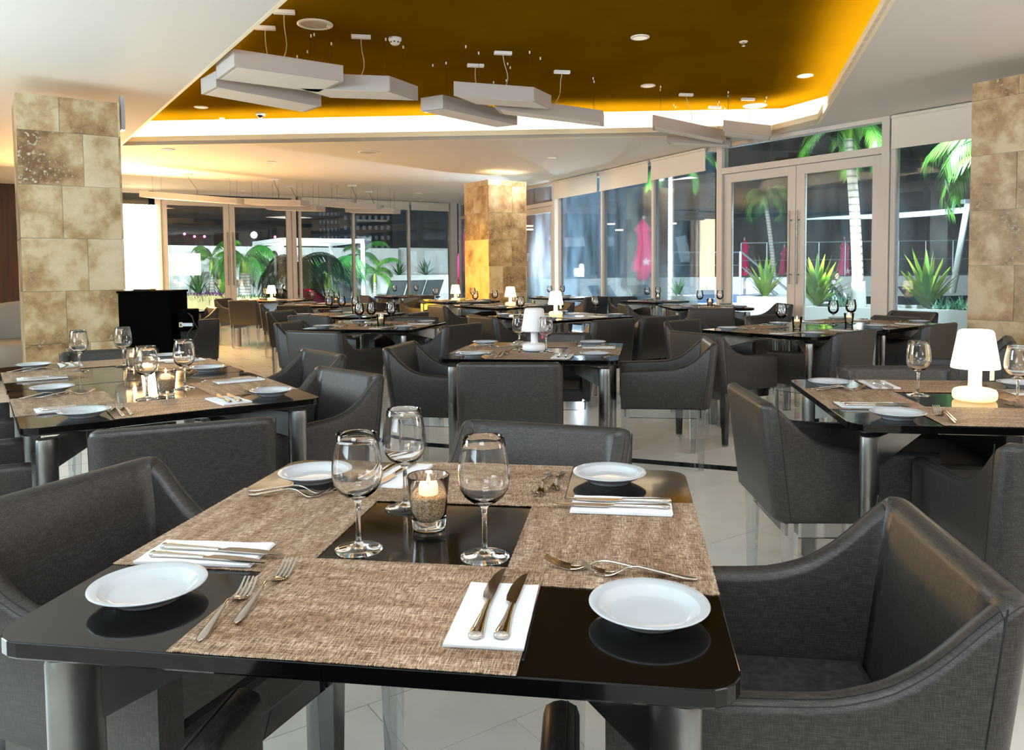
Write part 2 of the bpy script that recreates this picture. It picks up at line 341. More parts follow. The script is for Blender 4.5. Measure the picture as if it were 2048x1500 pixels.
def tag(o, label=None, cat=None, group=None, kind=None):
    if label: o['label'] = label
    if cat: o['category'] = cat
    if group: o['group'] = group
    if kind: o['kind'] = kind
    return o
def empty(name, loc=(0, 0, 0), rz=0):
    o = bpy.data.objects.new(name, None); C.objects.link(o); o.location = loc; o.rotation_euler = (0, 0, rz); o.empty_display_size = .1; return o
KIDS = {}
def kids(o):
    if o.name not in KIDS: KIDS[o.name] = list(o.children)
    return KIDS[o.name]
def copy_tree(o, parent=None):
    c = o.copy(); C.objects.link(c); c.parent = parent
    for k in list(c.keys()):
        if k in ('label', 'category', 'group') and parent is None: del c[k]
    for ch in kids(o): copy_tree(ch, c)
    return c
first_used = set()
def place(proto, loc, rz, label, cat, group=None):
    if proto.name in first_used: o = copy_tree(proto)
    else: o = proto; first_used.add(proto.name)
    o.location = loc; o.rotation_euler = (0, 0, rz); tag(o, label, cat, group); return o
def part(name, mb, m, parent, **k): return obj(name, mb.mesh(name, M[m]), parent, **k)
def struct(name, mb, m, **k): o = obj(name, mb.mesh(name, M[m]), None, **k); o['kind'] = 'structure'; return o
#--SHELL--
# ------------------------------------------------------------------ shell: floor
BY = R(34.5); U = Vector((cos(BY), sin(BY), 0)); V = Vector((-sin(BY), cos(BY), 0))
fl = struct('floor', MB().box((-.5, 8.5, -.03), (24, 26, .05)), 'floor')
fl.location.z = 0
g = MB().box((0, 0, 0), (.5, .5, .5))
tile_me = MB().prism([(-.2985, -.1485), (.2985, -.1485), (.2985, .1485), (-.2985, .1485)], -.0045, .003).mesh('tile', M['tile'])
org = onz(522, 1486, 0)
def inhull(p, poly):
    c = False; n = len(poly)
    for i in range(n):
        x1, y1 = poly[i]; x2, y2 = poly[(i+1) % n]
        if (y1 > p.y) != (y2 > p.y) and p.x < (x2-x1)*(p.y-y1)/(y2-y1)+x1: c = not c
    return c
strip = [Vector((-3.2, 6.75, 0)), Vector((-1.6, 5.85, 0)), Vector((-.63, 5.42, 0)), Vector((.78, 4.9, 0)), Vector((1.35, 4.68, 0)), Vector((3.2, 3.95, 0))]
def dseg(p):
    best = 9
    for a, b in zip(strip, strip[1:]):
        t = max(0, min(1, (p-a).dot(b-a)/(b-a).length_squared)); best = min(best, (p-a-(b-a)*t).length)
    return best
view = [(-1.9, 1.5), (-2.6, 7.2), (2.4, 7.2), (3.0, 4.2), (1.6, 1.5)]
nt = 0
for i in range(-30, 40):
    for j in range(-40, 40):
        p = org+U*(.6*(i+.5)+(.3 if j % 2 else 0))+V*(.3*(j+.5)); p.z = 0
        if nt < 290 and inhull(p, view):
            o = obj('tile', tile_me, fl, loc=p, rz=BY); nt += 1
sm_ = MB()
for a, b in zip(strip, strip[1:]): sm_.wall(a, b, .0031, .0042, .11)
part('inlay_stripe', sm_, 'stripe', fl, )

# ------------------------------------------------------------------ shell: ceilings
hole = [(-1.22, 4.35), (-4.58, 9.2), (2.95, 8.80), (3.21, 8.17), (2.15, 4.44), (1.75, 3.0), (-.28, 3.0)]
hole = [E(x, y) for x, y in hole]; hole = [(p.x, p.y) for p in hole]
outer = [(-14, -5), (8.5, -5), (8.5, 4), (4.6*SH*1.0, 7.0*SH), (3.80*SH, 7.93*SH), (2.62*SH, 9.56*SH), (1.42*SH, 12.2*SH), (-1.25*SH, 17.6*SH), (-9.6*SH, 12.4*SH)]
def ringplate(name, outer, hole, z0, z1, m):
    bm = bmesh.new(); eds = []
    for loop in (outer, hole):
        vs = [bm.verts.new((x, y, z0)) for x, y in loop]
        for a, b in zip(vs, vs[1:]+vs[:1]): eds.append(bm.edges.new((a, b)))
    bmesh.ops.triangle_fill(bm, use_beauty=True, edges=eds)
    r = bmesh.ops.extrude_face_region(bm, geom=list(bm.faces)); up = [v for v in r['geom'] if isinstance(v, bmesh.types.BMVert)]
    bmesh.ops.translate(bm, vec=(0, 0, z1-z0), verts=up); bmesh.ops.recalc_face_normals(bm, faces=bm.faces)
    me = bpy.data.meshes.new(name); bm.to_mesh(me); bm.free(); me.materials.append(M[m]); return me
ce = obj('ceiling', ringplate('ceiling', outer, hole, CZ, CZ+.05, 'ceil')); ce['kind'] = 'structure'
# fascia round the opening, recess walls, led strips and raised ochre ceiling
hc = (sum(p[0] for p in hole)/len(hole), sum(p[1] for p in hole)/len(hole))
def offset(poly, d):
    n = len(poly); out = []; ar = sum(poly[i][0]*poly[(i+1) % n][1]-poly[(i+1) % n][0]*poly[i][1] for i in range(n))
    sgn = 1 if ar > 0 else -1
    for i in range(n):
        p0, p1, p2 = (Vector(poly[(i+k) % n]) for k in (-1, 0, 1))
        d1 = (p1-p0).normalized(); d2 = (p2-p1).normalized(); n1 = Vector((d1.y, -d1.x))*sgn; n2 = Vector((d2.y, -d2.x))*sgn
        b = (n1+n2).normalized(); k = d/max(.35, b.dot(n1)); out.append((p1.x+b.x*k, p1.y+b.y*k))
    return out
h1, h2, h3 = offset(hole, .03), offset(hole, .36), offset(hole, .40)
lipz = CZ+.115
obj('fascia', ringplate('fascia', h1, hole, CZ-.001, lipz, 'lip'), ce)
obj('recess_wall', ringplate('recess_wall', h3, h2, CZ+.05, UZ, 'white'), ce)
uc = MB().prism(h3, UZ, UZ+.04); part('raised_ceiling', uc, 'ochre', ce)
hs1 = offset(hole, .10)
sides = [(1, 2), (2, 3), (3, 4), (0, 1)]
for a, b in sides:
    led = MB().wall(hs1[a], hs1[b], CZ+.055, CZ+.075, .03); part('led_strip', led, 'led', ce)

# ------------------------------------------------------------------ shell: walls behind and left
def wall(name, pts, z0, z1, t, m):
    w_ = MB()
    for a, b in zip(pts, pts[1:]): w_.wall(a, b, z0, z1, t)
    return struct(name, w_, m)
W0, W1 = E(-1.25-9*.82, 17.55-9*.534), E(-1.25, 17.55)
Wd = (W1-W0).normalized()
def onW(u):
    "point of the rear glass line that shows at column u"
    r = at(u, 500, 10.); r = Vector((r.x, r.y)); a = Vector(W0[:2]); d = Vector(Wd[:2])
    t = (a.x*d.y-a.y*d.x)/(r.x*d.y-r.y*d.x); return Vector((r.x*t, r.y*t, 0))
FQ = [E(*q) for q in [(-1.25, 17.55), (.14, 14.65), (1.39, 12.11), (1.99, 10.78), (2.59, 9.53), (3.78, 7.9), (5.3, 5.8)]]
def onF(u):
    r = at(u, 500, 10.); r = Vector((r.x, r.y))
    for p, q in zip(FQ, FQ[1:]):
        a = Vector(p[:2]); d = Vector(q[:2])-a; den = r.x*d.y-r.y*d.x
        t = (a.x*d.y-a.y*d.x)/den; s_ = (a.x*r.y-a.y*r.x)/den
        if -1e-4 <= s_ <= 1.0001 and t > 0: return Vector((r.x*t, r.y*t, 0))
wl = W0-Wd*4.0
lw = empty('wall_left', (0, 0, 0)); lw['kind'] = 'structure'
a = onW(225); L_ = (a-wl).length; npan = 12
for i in range(npan):
    p = wl+(a-wl)*(i/npan); q = wl+(a-wl)*((i+1)/npan)
    e = (q-p).normalized()*.004
    part('panel', MB().wall(p+e, q-e, 0, CZ, .06), 'wood', lw)
wall('wall_west', [(-13.5, -5), (-13.5, 12)], 0, CZ, .1, 'white')
wall('wall_south', [(-13.5, -5), (8, -5)], 0, CZ, .1, 'white')
wall('wall_east', [(8, -5), (8, 4.2), (FQ[-1].x+.3, FQ[-1].y)], 0, CZ, .1, 'white')

# ------------------------------------------------------------------ windows and doors
HB = 2.60    # underside of the transom bar of the glass doors
def window(name, a, b, z0=.0, z1=CZ, mull=.055, depth=.10, sill=.07, top=.07, bars=()):
    e = empty(name, (0, 0, 0)); e['kind'] = 'structure'
    a = Vector(a); b = Vector(b); d = (b-a).normalized()
    part('pane', MB().wall(a+d*mull/2, b-d*mull/2, z0+sill, z1-top, .012), 'dustglarepane' if name in ('window_6', 'window_7', 'window_8') else 'pane', e)
    fr = MB().wall(a-d*mull/2, a+d*mull/2, z0, z1, depth)
    part('mullion', fr, 'frame', e)
    part('mullion', MB().wall(b-d*mull/2, b+d*mull/2, z0, z1, depth), 'frame', e) if name.endswith('x') else None
    part('sill', MB().wall(a+d*mull/2, b-d*mull/2, z0, z0+sill, depth), 'frame', e)
    part('head', MB().wall(a+d*mull/2, b-d*mull/2, z1-top, z1, depth), 'frame', e)
    for zb in bars: part('transom', MB().wall(a+d*mull/2, b-d*mull/2, zb-.03, zb+.03, depth), 'frame', e)
    return e
def door(name, a, b, leaves=2, zt=2.52, jamb=.09, handles=True, hz=(1.02, 1.95), side=-1):
    e = empty(name, (0, 0, 0)); e['kind'] = 'structure'
    a = Vector(a); b = Vector(b); d = (b-a).normalized(); n = Vector((-d.y, d.x, 0))*side
    for p in (a, b): part('jamb', MB().wall(p-d*jamb/2, p+d*jamb/2, 0, CZ, .14), 'frame', e)
    part('transom', MB().wall(a+d*jamb/2, b-d*jamb/2, zt, zt+.08, .13), 'frame', e)
    part('top_pane', MB().wall(a+d*jamb/2, b-d*jamb/2, zt+.08, CZ-.05, .012), 'pane', e)
    part('head', MB().wall(a+d*jamb/2, b-d*jamb/2, CZ-.05, CZ, .13), 'frame', e)
    a2, b2 = a+d*(jamb/2+.006), b-d*(jamb/2+.006); Lw = (b2-a2).length/leaves
    for i in range(leaves):
        p = a2+d*(Lw*i+.004); q = a2+d*(Lw*(i+1)-.004); st = .115
        fr = MB().wall(p, p+d*st, .01, zt-.006, .055).wall(q-d*st, q, .01, zt-.006, .055).wall(p+d*st, q-d*st, zt-.12, zt-.006, .055).wall(p+d*st, q-d*st, .01, .18, .055)
        lf = part('leaf', fr, 'frame', e)
        part('leaf_pane', MB().wall(p+d*st, q-d*st, .18, zt-.12, .012), 'pane', lf)
        if handles:
            hp = (q-d*st*.45) if i == 0 else (p+d*st*.45)
            if leaves == 1: hp = p+d*st*.45
            hb = MB().tube([hp+n*.085+Vector((0, 0, hz[0])), hp+n*.085+Vector((0, 0, hz[1]))], .013, 8)
            for z in (hz[0]+.12, hz[1]-.12): hb.tube([hp+n*.02+Vector((0, 0, z)), hp+n*.085+Vector((0, 0, z))], .008, 6)
            part('handle', hb, 'steel', lf)
    return e
# rear glass wall
wcur = window('window_1', onW(235), onW(303), bars=(2.25,))
door('door_1', onW(318), onW(588), zt=CZ-.17, hz=(.95, 2.1))
window('window_2', onW(600), onW(707)); window('window_3', onW(707), onW(817)); window('window_4', onW(817), onW(899))
# corner and right glass wall
part('mullion', MB().wall(onW(899), onW(912), 0, CZ, .16), 'frame', bpy.data.objects['window_4'])
window('window_5', onF(922), onF(960), bars=(2.55,))
door('door_2', onF(962), onF(1113), zt=2.48)
window('window_6', onF(1122), onF(1208)); window('window_7', onF(1208), onF(1310)); window('window_8', onF(1310), onF(1432))
door('door_3', onF(1444), onF(1774), zt=2.52)
window('window_9', onF(1788), onF(1952)); window('window_10', onF(1952), FQ[-1])

def blind(a, b, drop, label, off=.11, side=-1):
    a = Vector(a); b = Vector(b); d = (b-a).normalized(); n = Vector((-d.y, d.x, 0))*side*off
    a2, b2 = a+n+d*.02, b+n-d*.02
    e = empty('roller_blind', (a2+b2)/2+Vector((0, 0, CZ))); o = e.location
    def rel(p): return Vector(p)-o
    part('cloth', MB().wall(rel(a2), rel(b2), -drop, -.02, .004), 'blind', e)
    part('hem_bar', MB().wall(rel(a2), rel(b2), -drop-.025, -drop, .018), 'blind', e)
    part('roller', MB().tube([rel(a2)+Vector((0, 0, CZ-.03)), rel(b2)+Vector((0, 0, CZ-.03))], .022, 8), 'blind', e)
    tag(e, label, 'blind', 'roller blinds over the glass walls')
blind(onF(1118), onF(1206), .33, 'white roller blind over the window right of the middle stone pillar')
blind(onF(1209), onF(1309), .33, 'white roller blind behind the tall pink umbrella window')
blind(onF(1312), onF(1424), .31, 'white roller blind just left of the big glass double door')
blind(onF(1786), onF(1995), .36, 'white roller blind between double door and right stone pillar')
blind(onW(600), onW(706), .19, 'narrow blind on rear glass wall right of the rear door')
blind(onW(708), onW(816), .19, 'narrow blind in the middle of the rear glass wall')
blind(onW(818), onW(896), .19, 'narrow blind at the rear corner of the glass walls')
cu = MB()
a = onW(228); b = onW(314); d = (b-a).normalized(); nn = Vector((-d.y, d.x, 0))
pts = []
for i in range(61):
    t = i/60; pts.append(a+(b-a)*t-nn*(.16+.025*sin(t*60)))
cu.add([(p.x, p.y, .03) for p in pts]+[(p.x, p.y, 2.62) for p in pts], [(i, i+1, 62+i, 61+i) for i in range(60)], True)
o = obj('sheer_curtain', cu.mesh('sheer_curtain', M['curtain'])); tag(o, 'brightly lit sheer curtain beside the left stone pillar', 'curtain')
o.modifiers.new('solid', 'SOLIDIFY').thickness = .004

# ------------------------------------------------------------------ pillars
def pillar(name, corner, label, first, splits, seed):
    "corner nearest the camera; faces run along U and V"
    rnd = random.Random(seed); S = .70*SH; H = .406*SH; t = .018
    e = empty(name, corner, 0); tag(e, label, 'pillar', None)
    u, v = U, V
    def q(a, b): return (u*a+v*b)
    core = MB(); c4 = [q(t*.7, t*.7), q(S-t*.7, t*.7), q(S-t*.7, S-t*.7), q(t*.7, S-t*.7)]
    core.prism([(p.x, p.y) for p in c4], 0, CZ); part('core', core, 'travgrout', e)
    faces = [(Vector((0, 0, 0)), u, v), (q(S, 0), v, -u), (q(S, S), -u, -v), (q(0, S), -v, u)]
    for fi, (o0, du, dn) in enumerate(faces):
        z1 = CZ-.002; row = 0
        while z1 > .01:
            z0 = max(0, z1-(first if row == 0 else H)); sp = splits[row % len(splits)]
            if fi % 2: sp = 1-sp
            for x0, x1 in ((0, sp), (sp, 1)):
                A = o0+du*(x0*S+(.0015 if x0 else 0)); B_ = o0+du*(x1*S-(.0015 if x1 < 1 else (t if True else 0)))
                mb = MB(); k = t+rnd.uniform(-.0008, .0008)
                mb.hexa([tuple(p)[:2]+(z0+.0015-CZ/2,) for p in (A, B_, B_+dn*k, A+dn*k)]+[tuple(p)[:2]+(z1-.0015-CZ/2,) for p in (A, B_, B_+dn*k, A+dn*k)])
                part('stone_tile', mb, 'trav', e, loc=(0, 0, CZ/2))
            z1 = z0; row += 1
    return e
pillar('stone_pillar', E(-3.69, 5.84), 'travertine clad pillar at left behind the joined black tables', .27*SH, (.40, .62, .40, .63, .40, .62), 1)
pillar('stone_pillar', E(-.34, 11.66), 'slim travertine pillar in the middle with one side glowing yellow', .08*SH, (.36, .62, .36, .6), 2)
pillar('stone_pillar', E(3.84, 5.26), 'travertine pillar at the right edge behind the lit lamp', .135*SH, (.55, .4, .55, .4), 3)
wu = MB().box((0, 0, 0), (.03, .12, .30)); o = obj('wall_unit', wu.mesh('wall_unit', M['railing']), loc=at(243.5, 228, 7.15), rz=BY)
part('cover', MB().box((.018, 0, 0), (.006, .09, .26)), 'white', o)
tag(o, 'small grey wall unit mounted high on the left pillar', 'fitting')

# ------------------------------------------------------------------ ceiling fittings
def disc(r, h=.012, inner=None, m='vent', mi='diffuser', name='downlight'):
    e = empty(name); part('ring', MB().lathe([(r*.78, 0), (r*.8, -h), (r, -h*.6), (r, 0)], 28), m, e)
    part('diffuser', MB().lathe([(0.001, -h*.35), (r*.79, -h*.35)], 28), mi, e); return e
dl = disc(.085); sp_ = disc(.15, mi='grille', name='ceiling_speaker')
def put(proto, u, v, z, label, cat, group):
    place(proto, onz(u, v, z-.001), 0, label, cat, group)
G1 = 'fittings in the raised ochre ceiling'; G2 = 'fittings in the lower white ceiling'
for u, v, l in ((460, 172, 'round downlight under the left group of white slab lamps'), (402, 214, 'round downlight at the left corner of the ochre ceiling'),
                (859, 222, 'round downlight left of the middle slab lamps near the glowing cove'), (1280, 74, 'round downlight alone high in the ochre ceiling right of centre'),
                (1296, 171, 'round flat downlight left of the right-hand slab lamps'), (1610, 151, 'round downlight near the right corner of the glowing cove')):
    put(dl, u, v, UZ, l, 'downlight', G1)
put(sp_, 630, 48, UZ, 'large round speaker grille at top left of the ochre ceiling', 'speaker', G1)
put(sp_, 1510, 211, UZ, 'large round speaker grille above the right-hand slab lamps', 'speaker', G1)
for u, v, l in ((337, 299, 'dim downlight in the lower ceiling right of the left pillar'), (541, 324, 'small dim downlight in the lower ceiling left of its speaker grille'),
                (1104, 315, 'small dim downlight in the lower ceiling above the middle pillar'), (248, 368, 'downlight in the rear ceiling by the bright curtain'), (485, 381, 'dim downlight in the rear ceiling over the rear door'),
                (676, 391, 'downlight in the rear ceiling between two slab lamps'), (837, 386, 'dim downlight in the rear ceiling left of the middle pillar'), (843, 400, 'dim downlight nearest the rear corner of the glass')):
    put(dl, u, v, CZ, l, 'downlight', G2)
put(sp_, 737, 304, CZ, 'round speaker grille in the lower ceiling left of the middle pillar', 'speaker', G2)
def sprinkler():
    e = empty('sprinkler'); part('rose', MB().lathe([(.001, 0), (.04, 0), (.035, -.01), (.012, -.012)], 16), 'vent', e)
    part('head', MB().lathe([(.008, -.01), (.008, -.035), (.018, -.038), (.018, -.042), (.001, -.042)], 10), 'chrome', e); return e
spk = sprinkler()
put(spk, 1487, 83, UZ, 'small sprinkler head in the ochre ceiling at upper right', 'sprinkler', G1)
put(spk, 444, 236, UZ, 'small sprinkler head near the cove at the left', 'sprinkler', G1)
sd = empty('smoke_detector'); part('base', MB().lathe([(.001, 0), (.06, 0), (.058, -.022), (.05, -.03)], 24), 'lampwhite', sd)
part('sensor_cage', MB().lathe([(.05, -.03), (.042, -.05), (.028, -.062), (.001, -.062)], 12), 'vent', sd)
for k in range(8):
    part('slot', MB().box((cos(k*pi/4)*.044, sin(k*pi/4)*.044, -.042), (.006, .012, .012), rz=k*pi/4), 'darkplastic', sd)
sd.location = onz(790, 76, UZ); tag(sd, 'white smoke detector between the left and middle slab lamps', 'detector')
cm = empty('dome_camera'); part('base', MB().lathe([(.001, 0), (.062, 0), (.06, -.03), (.05, -.035)], 24), 'lampwhite', cm)
part('dome', MB().lathe([(.048, -.03)]+[(.048*cos(a_*pi/12), -.03-.045*sin(a_*pi/12)) for a_ in range(1, 6)]+[(.001, -.075)], 20), 'darkplastic', cm)
place(cm, onz(521, 226, UZ), 0, 'white dome camera near the cove below the left slab lamps', 'camera')
place(cm, onz(890, 407, CZ), 0, 'small dark dome camera at the rear corner by the glass', 'camera')

# slab pendant lamps: skewed white boxes on four wires with a cord and a canopy box
def slab(name, p, a, b, h, zc, label, canopy, group, cordm='cord'):
    p = Vector(p); a = Vector(a); b = Vector(b)
    e = empty(name, p); q = [Vector((0, 0, 0)), a, a+b, b]
    if a.x*b.y-a.y*b.x < 0: q = [q[0], q[3], q[2], q[1]]
    bd = MB().prism([(x.x, x.y) for x in q], -h, 0); part('body', bd, 'slabwhite', e, bev=.003)
    ins = [(q[i]*.93+(q[0]+q[2])/2*.07) for i in range(4)]
    part('diffuser', MB().prism([(x.x, x.y) for x in ins], -h-.002, -h+.003), 'white', e)
    top = zc-p.z
    for s_, t_ in ((.1, .2), (.1, .8), (.9, .2), (.9, .8)):
        x = a*s_+b*t_; wr = MB().tube([(x.x, x.y, 0), (x.x, x.y, top-.02)], .0016, 4)
        w_ = part('wire', wr, 'wire', e); part('ferrule', MB().tube([(x.x, x.y, top-.025), (x.x, x.y, top)], .007, 6), 'lampwhite', w_)
    x = a*.5+b*.5; c = Vector(canopy)-p; c.z = top
    path = []
    for i in range(13):
        t = i/12; pt = Vector((x.x, x.y, 0)).lerp(Vector((c.x, c.y, top-.03)), t); s_ = sin(t*pi)*.03+sin(t*2*pi)*.012; path.append(pt+Vector((s_, s_*.5, 0)))
    part('cord', MB().tube(path, .004, 5), cordm, e)
    part('canopy', MB().box((c.x, c.y, top-.016), (.17, .05, .03), rz=R(10)), 'lampwhite', e, bev=.003)
    tag(e, label, 'pendant lamp', group)
ZL = 2.97; HL = .135
def L3(x, y): return E(x, y, 2.77)
def vec(l, deg): return Vector((cos(R(deg)), sin(R(deg)), 0))*l*SH
def onE(u, v): return onz(u, v, UZ)
g_ = 'white slab lamps under the ochre ceiling'
slab('slab_lamp', L3(-1.9, 5.41), vec(.80, 35), vec(.44, 126), HL, UZ, 'nearest long white slab lamp at the edge of the ochre ceiling', onE(568, 20), g_)
slab('slab_lamp', E(-2.2, 5.87, 2.74), vec(.95, 50), vec(.32, 131), HL, UZ, 'white slab lamp tucked under the nearest one at left', onE(530, 52), g_)
slab('slab_lamp', L3(-.95, 6.19), vec(-.72, 11), vec(.40, 63), HL, UZ, 'white slab lamp with pointed end, right of the left group', onE(722, 70), g_)
slab('slab_lamp', L3(-.59, 6.86), vec(1.05, 51), vec(.24, 150), HL, UZ, 'narrow slab lamp at the left of the middle group', onE(951, 128), g_)
slab('slab_lamp', L3(-.46, 6.38), vec(.70, 19), vec(.36, 63), HL, UZ, 'topmost and nearest slab lamp of the middle group', onE(1006, 103), g_)
slab('slab_lamp', L3(-.13, 6.9), vec(1.24, 34), vec(.22, 80), HL, UZ, 'long slab lamp at the right of the middle group', onE(1124, 141), g_)
slab('slab_lamp', L3(1.42, 7.81), vec(1.35, 43), vec(.22, 80), HL, UZ, 'long slab lamp at the left of the right-hand group', onE(1372, 187), g_)
slab('slab_lamp', L3(2.21, 8.12), vec(.70, 29), vec(.30, 75), HL, UZ, 'short slab lamp at the right end of the right-hand group', onE(1496, 196), g_)
slab('slab_lamp', E(1.75, 8.75, 2.72), vec(.85, 20), vec(.2, 70), .08, UZ, 'thin slab lamp behind the right-hand group', onE(1430, 212), g_)
g_ = 'white slab lamps over the rear tables'
def RL(u, v, z=2.56): return onz(u, v, z)
def rear(u1, v1, u2, v2, z, wd, label, cu_, cv_):
    p = RL(u1, v1, z); q = RL(u2, v2, z); d = (q-p)
    if d.y < -.4: pass
    slab('slab_lamp', p, Vector((d.x, d.y, 0)), Vector((.1, wd, 0)), .10, CZ, label, onz(cu_, cv_, CZ), g_, 'wire')
rear(278, 381, 473, 396, 2.56, .3, 'longest rear slab lamp, hanging left before the glass', 375, 348)
rear(488, 397, 601, 400, 2.56, .3, 'rear slab lamp left of the rear door frame', 548, 357)
rear(531, 408, 633, 411, 2.50, .3, 'rear slab lamp just below and right of its neighbour', 582, 371)
rear(650, 402, 753, 408, 2.56, .3, 'rear slab lamp right of the rear door', 704, 370)
rear(690, 414, 787, 416, 2.50, .3, 'rear slab lamp lowest at the right, before the rear windows', 738, 382)
#--FURN--
# ------------------------------------------------------------------ chair
CHB = .31   # distance of the top of the back behind the chair's centre
def chair_proto():
    root = empty('armchair')
    hw = .262; r = .05; pts = []
    n1 = 16
    ysl = [.275, .27, .24, .16, .10, .05, .0, -.03, -.055, -.08, -.10, -.12, -.14, -.16, -.18, -.195, -.21]
    for y_ in ysl: pts.append((Vector((-hw, y_)), Vector((-1, 0))))
    for i in range(1, 8):
        a = pi+pi/2*i/7; pts.append((Vector((-hw+r, -.21))+Vector((cos(a), sin(a)))*r, Vector((cos(a), sin(a)))))
    for i in range(1, 10): pts.append((Vector((-hw+r+(2*hw-2*r)*i/10, -.26)), Vector((0, -1))))
    full = pts+[(Vector((-p.x, p.y)), Vector((-n.x, n.y))) for p, n in reversed(pts[:n1+8])]
    def ht(y):
        d_ = y+.25
        k_ = [(0, 1), (.02, .99), (.04, .90), (.06, .76), (.08, .60), (.10, .45), (.12, .33), (.15, .195), (.18, .105), (.22, .04), (.27, .01), (.33, 0)]
        f_ = 1 if d_ <= 0 else 0
        for (a0, p0), (b0, q0) in zip(k_, k_[1:]):
            if a0 <= d_ <= b0: f_ = p0+(q0-p0)*(d_-a0)/(b0-a0)
        return .622+.16*f_-max(0, y-.05)*.03-max(0, y-.27)*.5
    def shear(p, z):
        w_ = max(0, min(1, (.12-p.y)/.38)); w_ = w_*w_*(3-2*w_); return -(z-.38)*.125*w_
    T = .052
    def ring(p, n):
        h = ht(p.y); out = []
        for off, z in ((.012, .38), (.001, .392), (0, .5), (0, h-.02), (.004, h-.007), (.015, h-.001), (T/2, h+.0015), (T-.015, h-.001), (T-.004, h-.007), (T, h-.02), (T, .47), (T, .40)):
            q = p-n*off; out.append(Vector((q.x*(1+.0*(z-.4)), q.y+shear(p, z), z)))
        return out
    def seam(seq, off, dz, rr=.0013):
        path = []
        for p, n in seq:
            z = ht(p.y)+dz; q = p-n*off; path.append(Vector((q.x, q.y+shear(p, z), z)))
        return MB().tube(path, rr, 4)
    k = 16  # seam index
    segs = [('armrest', full[:k+1]), ('backrest', full[k:len(full)-k]), ('armrest', full[len(full)-k-1:])]
    for nm, seq in segs:
        rings = [ring(p, n) for p, n in seq]
        # pull the end rings in by a hair so the corner seam shows
        a = Vector((0, .0012, 0))
        if nm == 'backrest': rings[0] = [x-a for x in rings[0]]; rings[-1] = [x-a for x in rings[-1]]
        o = part(nm, MB().loops(rings), 'fabric', root)
        part('stitching', seam(seq, .006, -.0065), 'thread', o)
        if nm == 'armrest': part('stitching', seam(seq, .017, .0), 'thread', o)
    # upright corner seams
    for sx in (-1, 1):
        p = Vector((sx*hw, -.21)); path = [Vector((p.x+sx*.0005, p.y+shear(p, z)-.001, z)) for z in (.385, .5, .6, .7, .775)]
        part('seam', MB().tube(path, .0016, 4), 'thread', root)
    # seat
    st = MB(); w_ = hw-T-.001; rings = []
    for ins, z in ((.004, .381), (0, .39), (0, .45), (.006, .462), (.02, .468)):
        rings.append([(-w_+ins, -.215+ins, z), (w_-ins, -.215+ins, z), (w_-ins,   .272-ins, z), (-w_+ins, .272-ins, z)])
    st.loops(rings, smooth=False); part('seat', st, 'fabric', root)
    lg = MB()
    def leg(x, y):
        t, b = .023, .015; return MB().hexa([(x-b, y-b, 0), (x+b, y-b, 0), (x+b, y+b, 0), (x-b, y+b, 0), (x-t, y-t, .378), (x+t, y-t, .378), (x+t, y+t, .378), (x-t, y+t, .378)])
    base = leg(0, 0).mesh('leg', M['acrylic'])
    for x in (-.225, .225):
        for y in (-.205, .25): obj('leg', base, root, loc=(x, y, 0))
    ap1 = MB().box((0, 0, 0), (.40, .008, .055)).mesh('apron', M['acrylic']); ap2 = MB().box((0, 0, 0), (.008, .405, .055)).mesh('apron', M['acrylic'])
    e1 = MB().box((0, 0, 0), (.40, .008, .002)).mesh('apron_edge', M['acrylic_edge']); e2 = MB().box((0, 0, 0), (.008, .405, .002)).mesh('apron_edge', M['acrylic_edge'])
    for y in (-.205, .25):
        o = obj('apron', ap1, root, loc=(0, y, .351)); obj('apron_edge', e1, o, loc=(0, 0, -.0287))
    for x in (-.225, .225):
        o = obj('apron', ap2, root, loc=(x, .0225, .351)); obj('apron_edge', e2, o, loc=(0, 0, -.0287))
    return root
chp = chair_proto()
def chair(mx, my, face, label, push=0):
    "mx, my: middle of the top of the backrest; face: direction the sitter looks, degrees"
    d = Vector((cos(R(face)), sin(R(face)), 0)); p = Vector((mx, my, 0))+d*(CHB+push)
    return place(chp, p, R(face-90), label, 'chair', 'charcoal armchairs with clear legs')

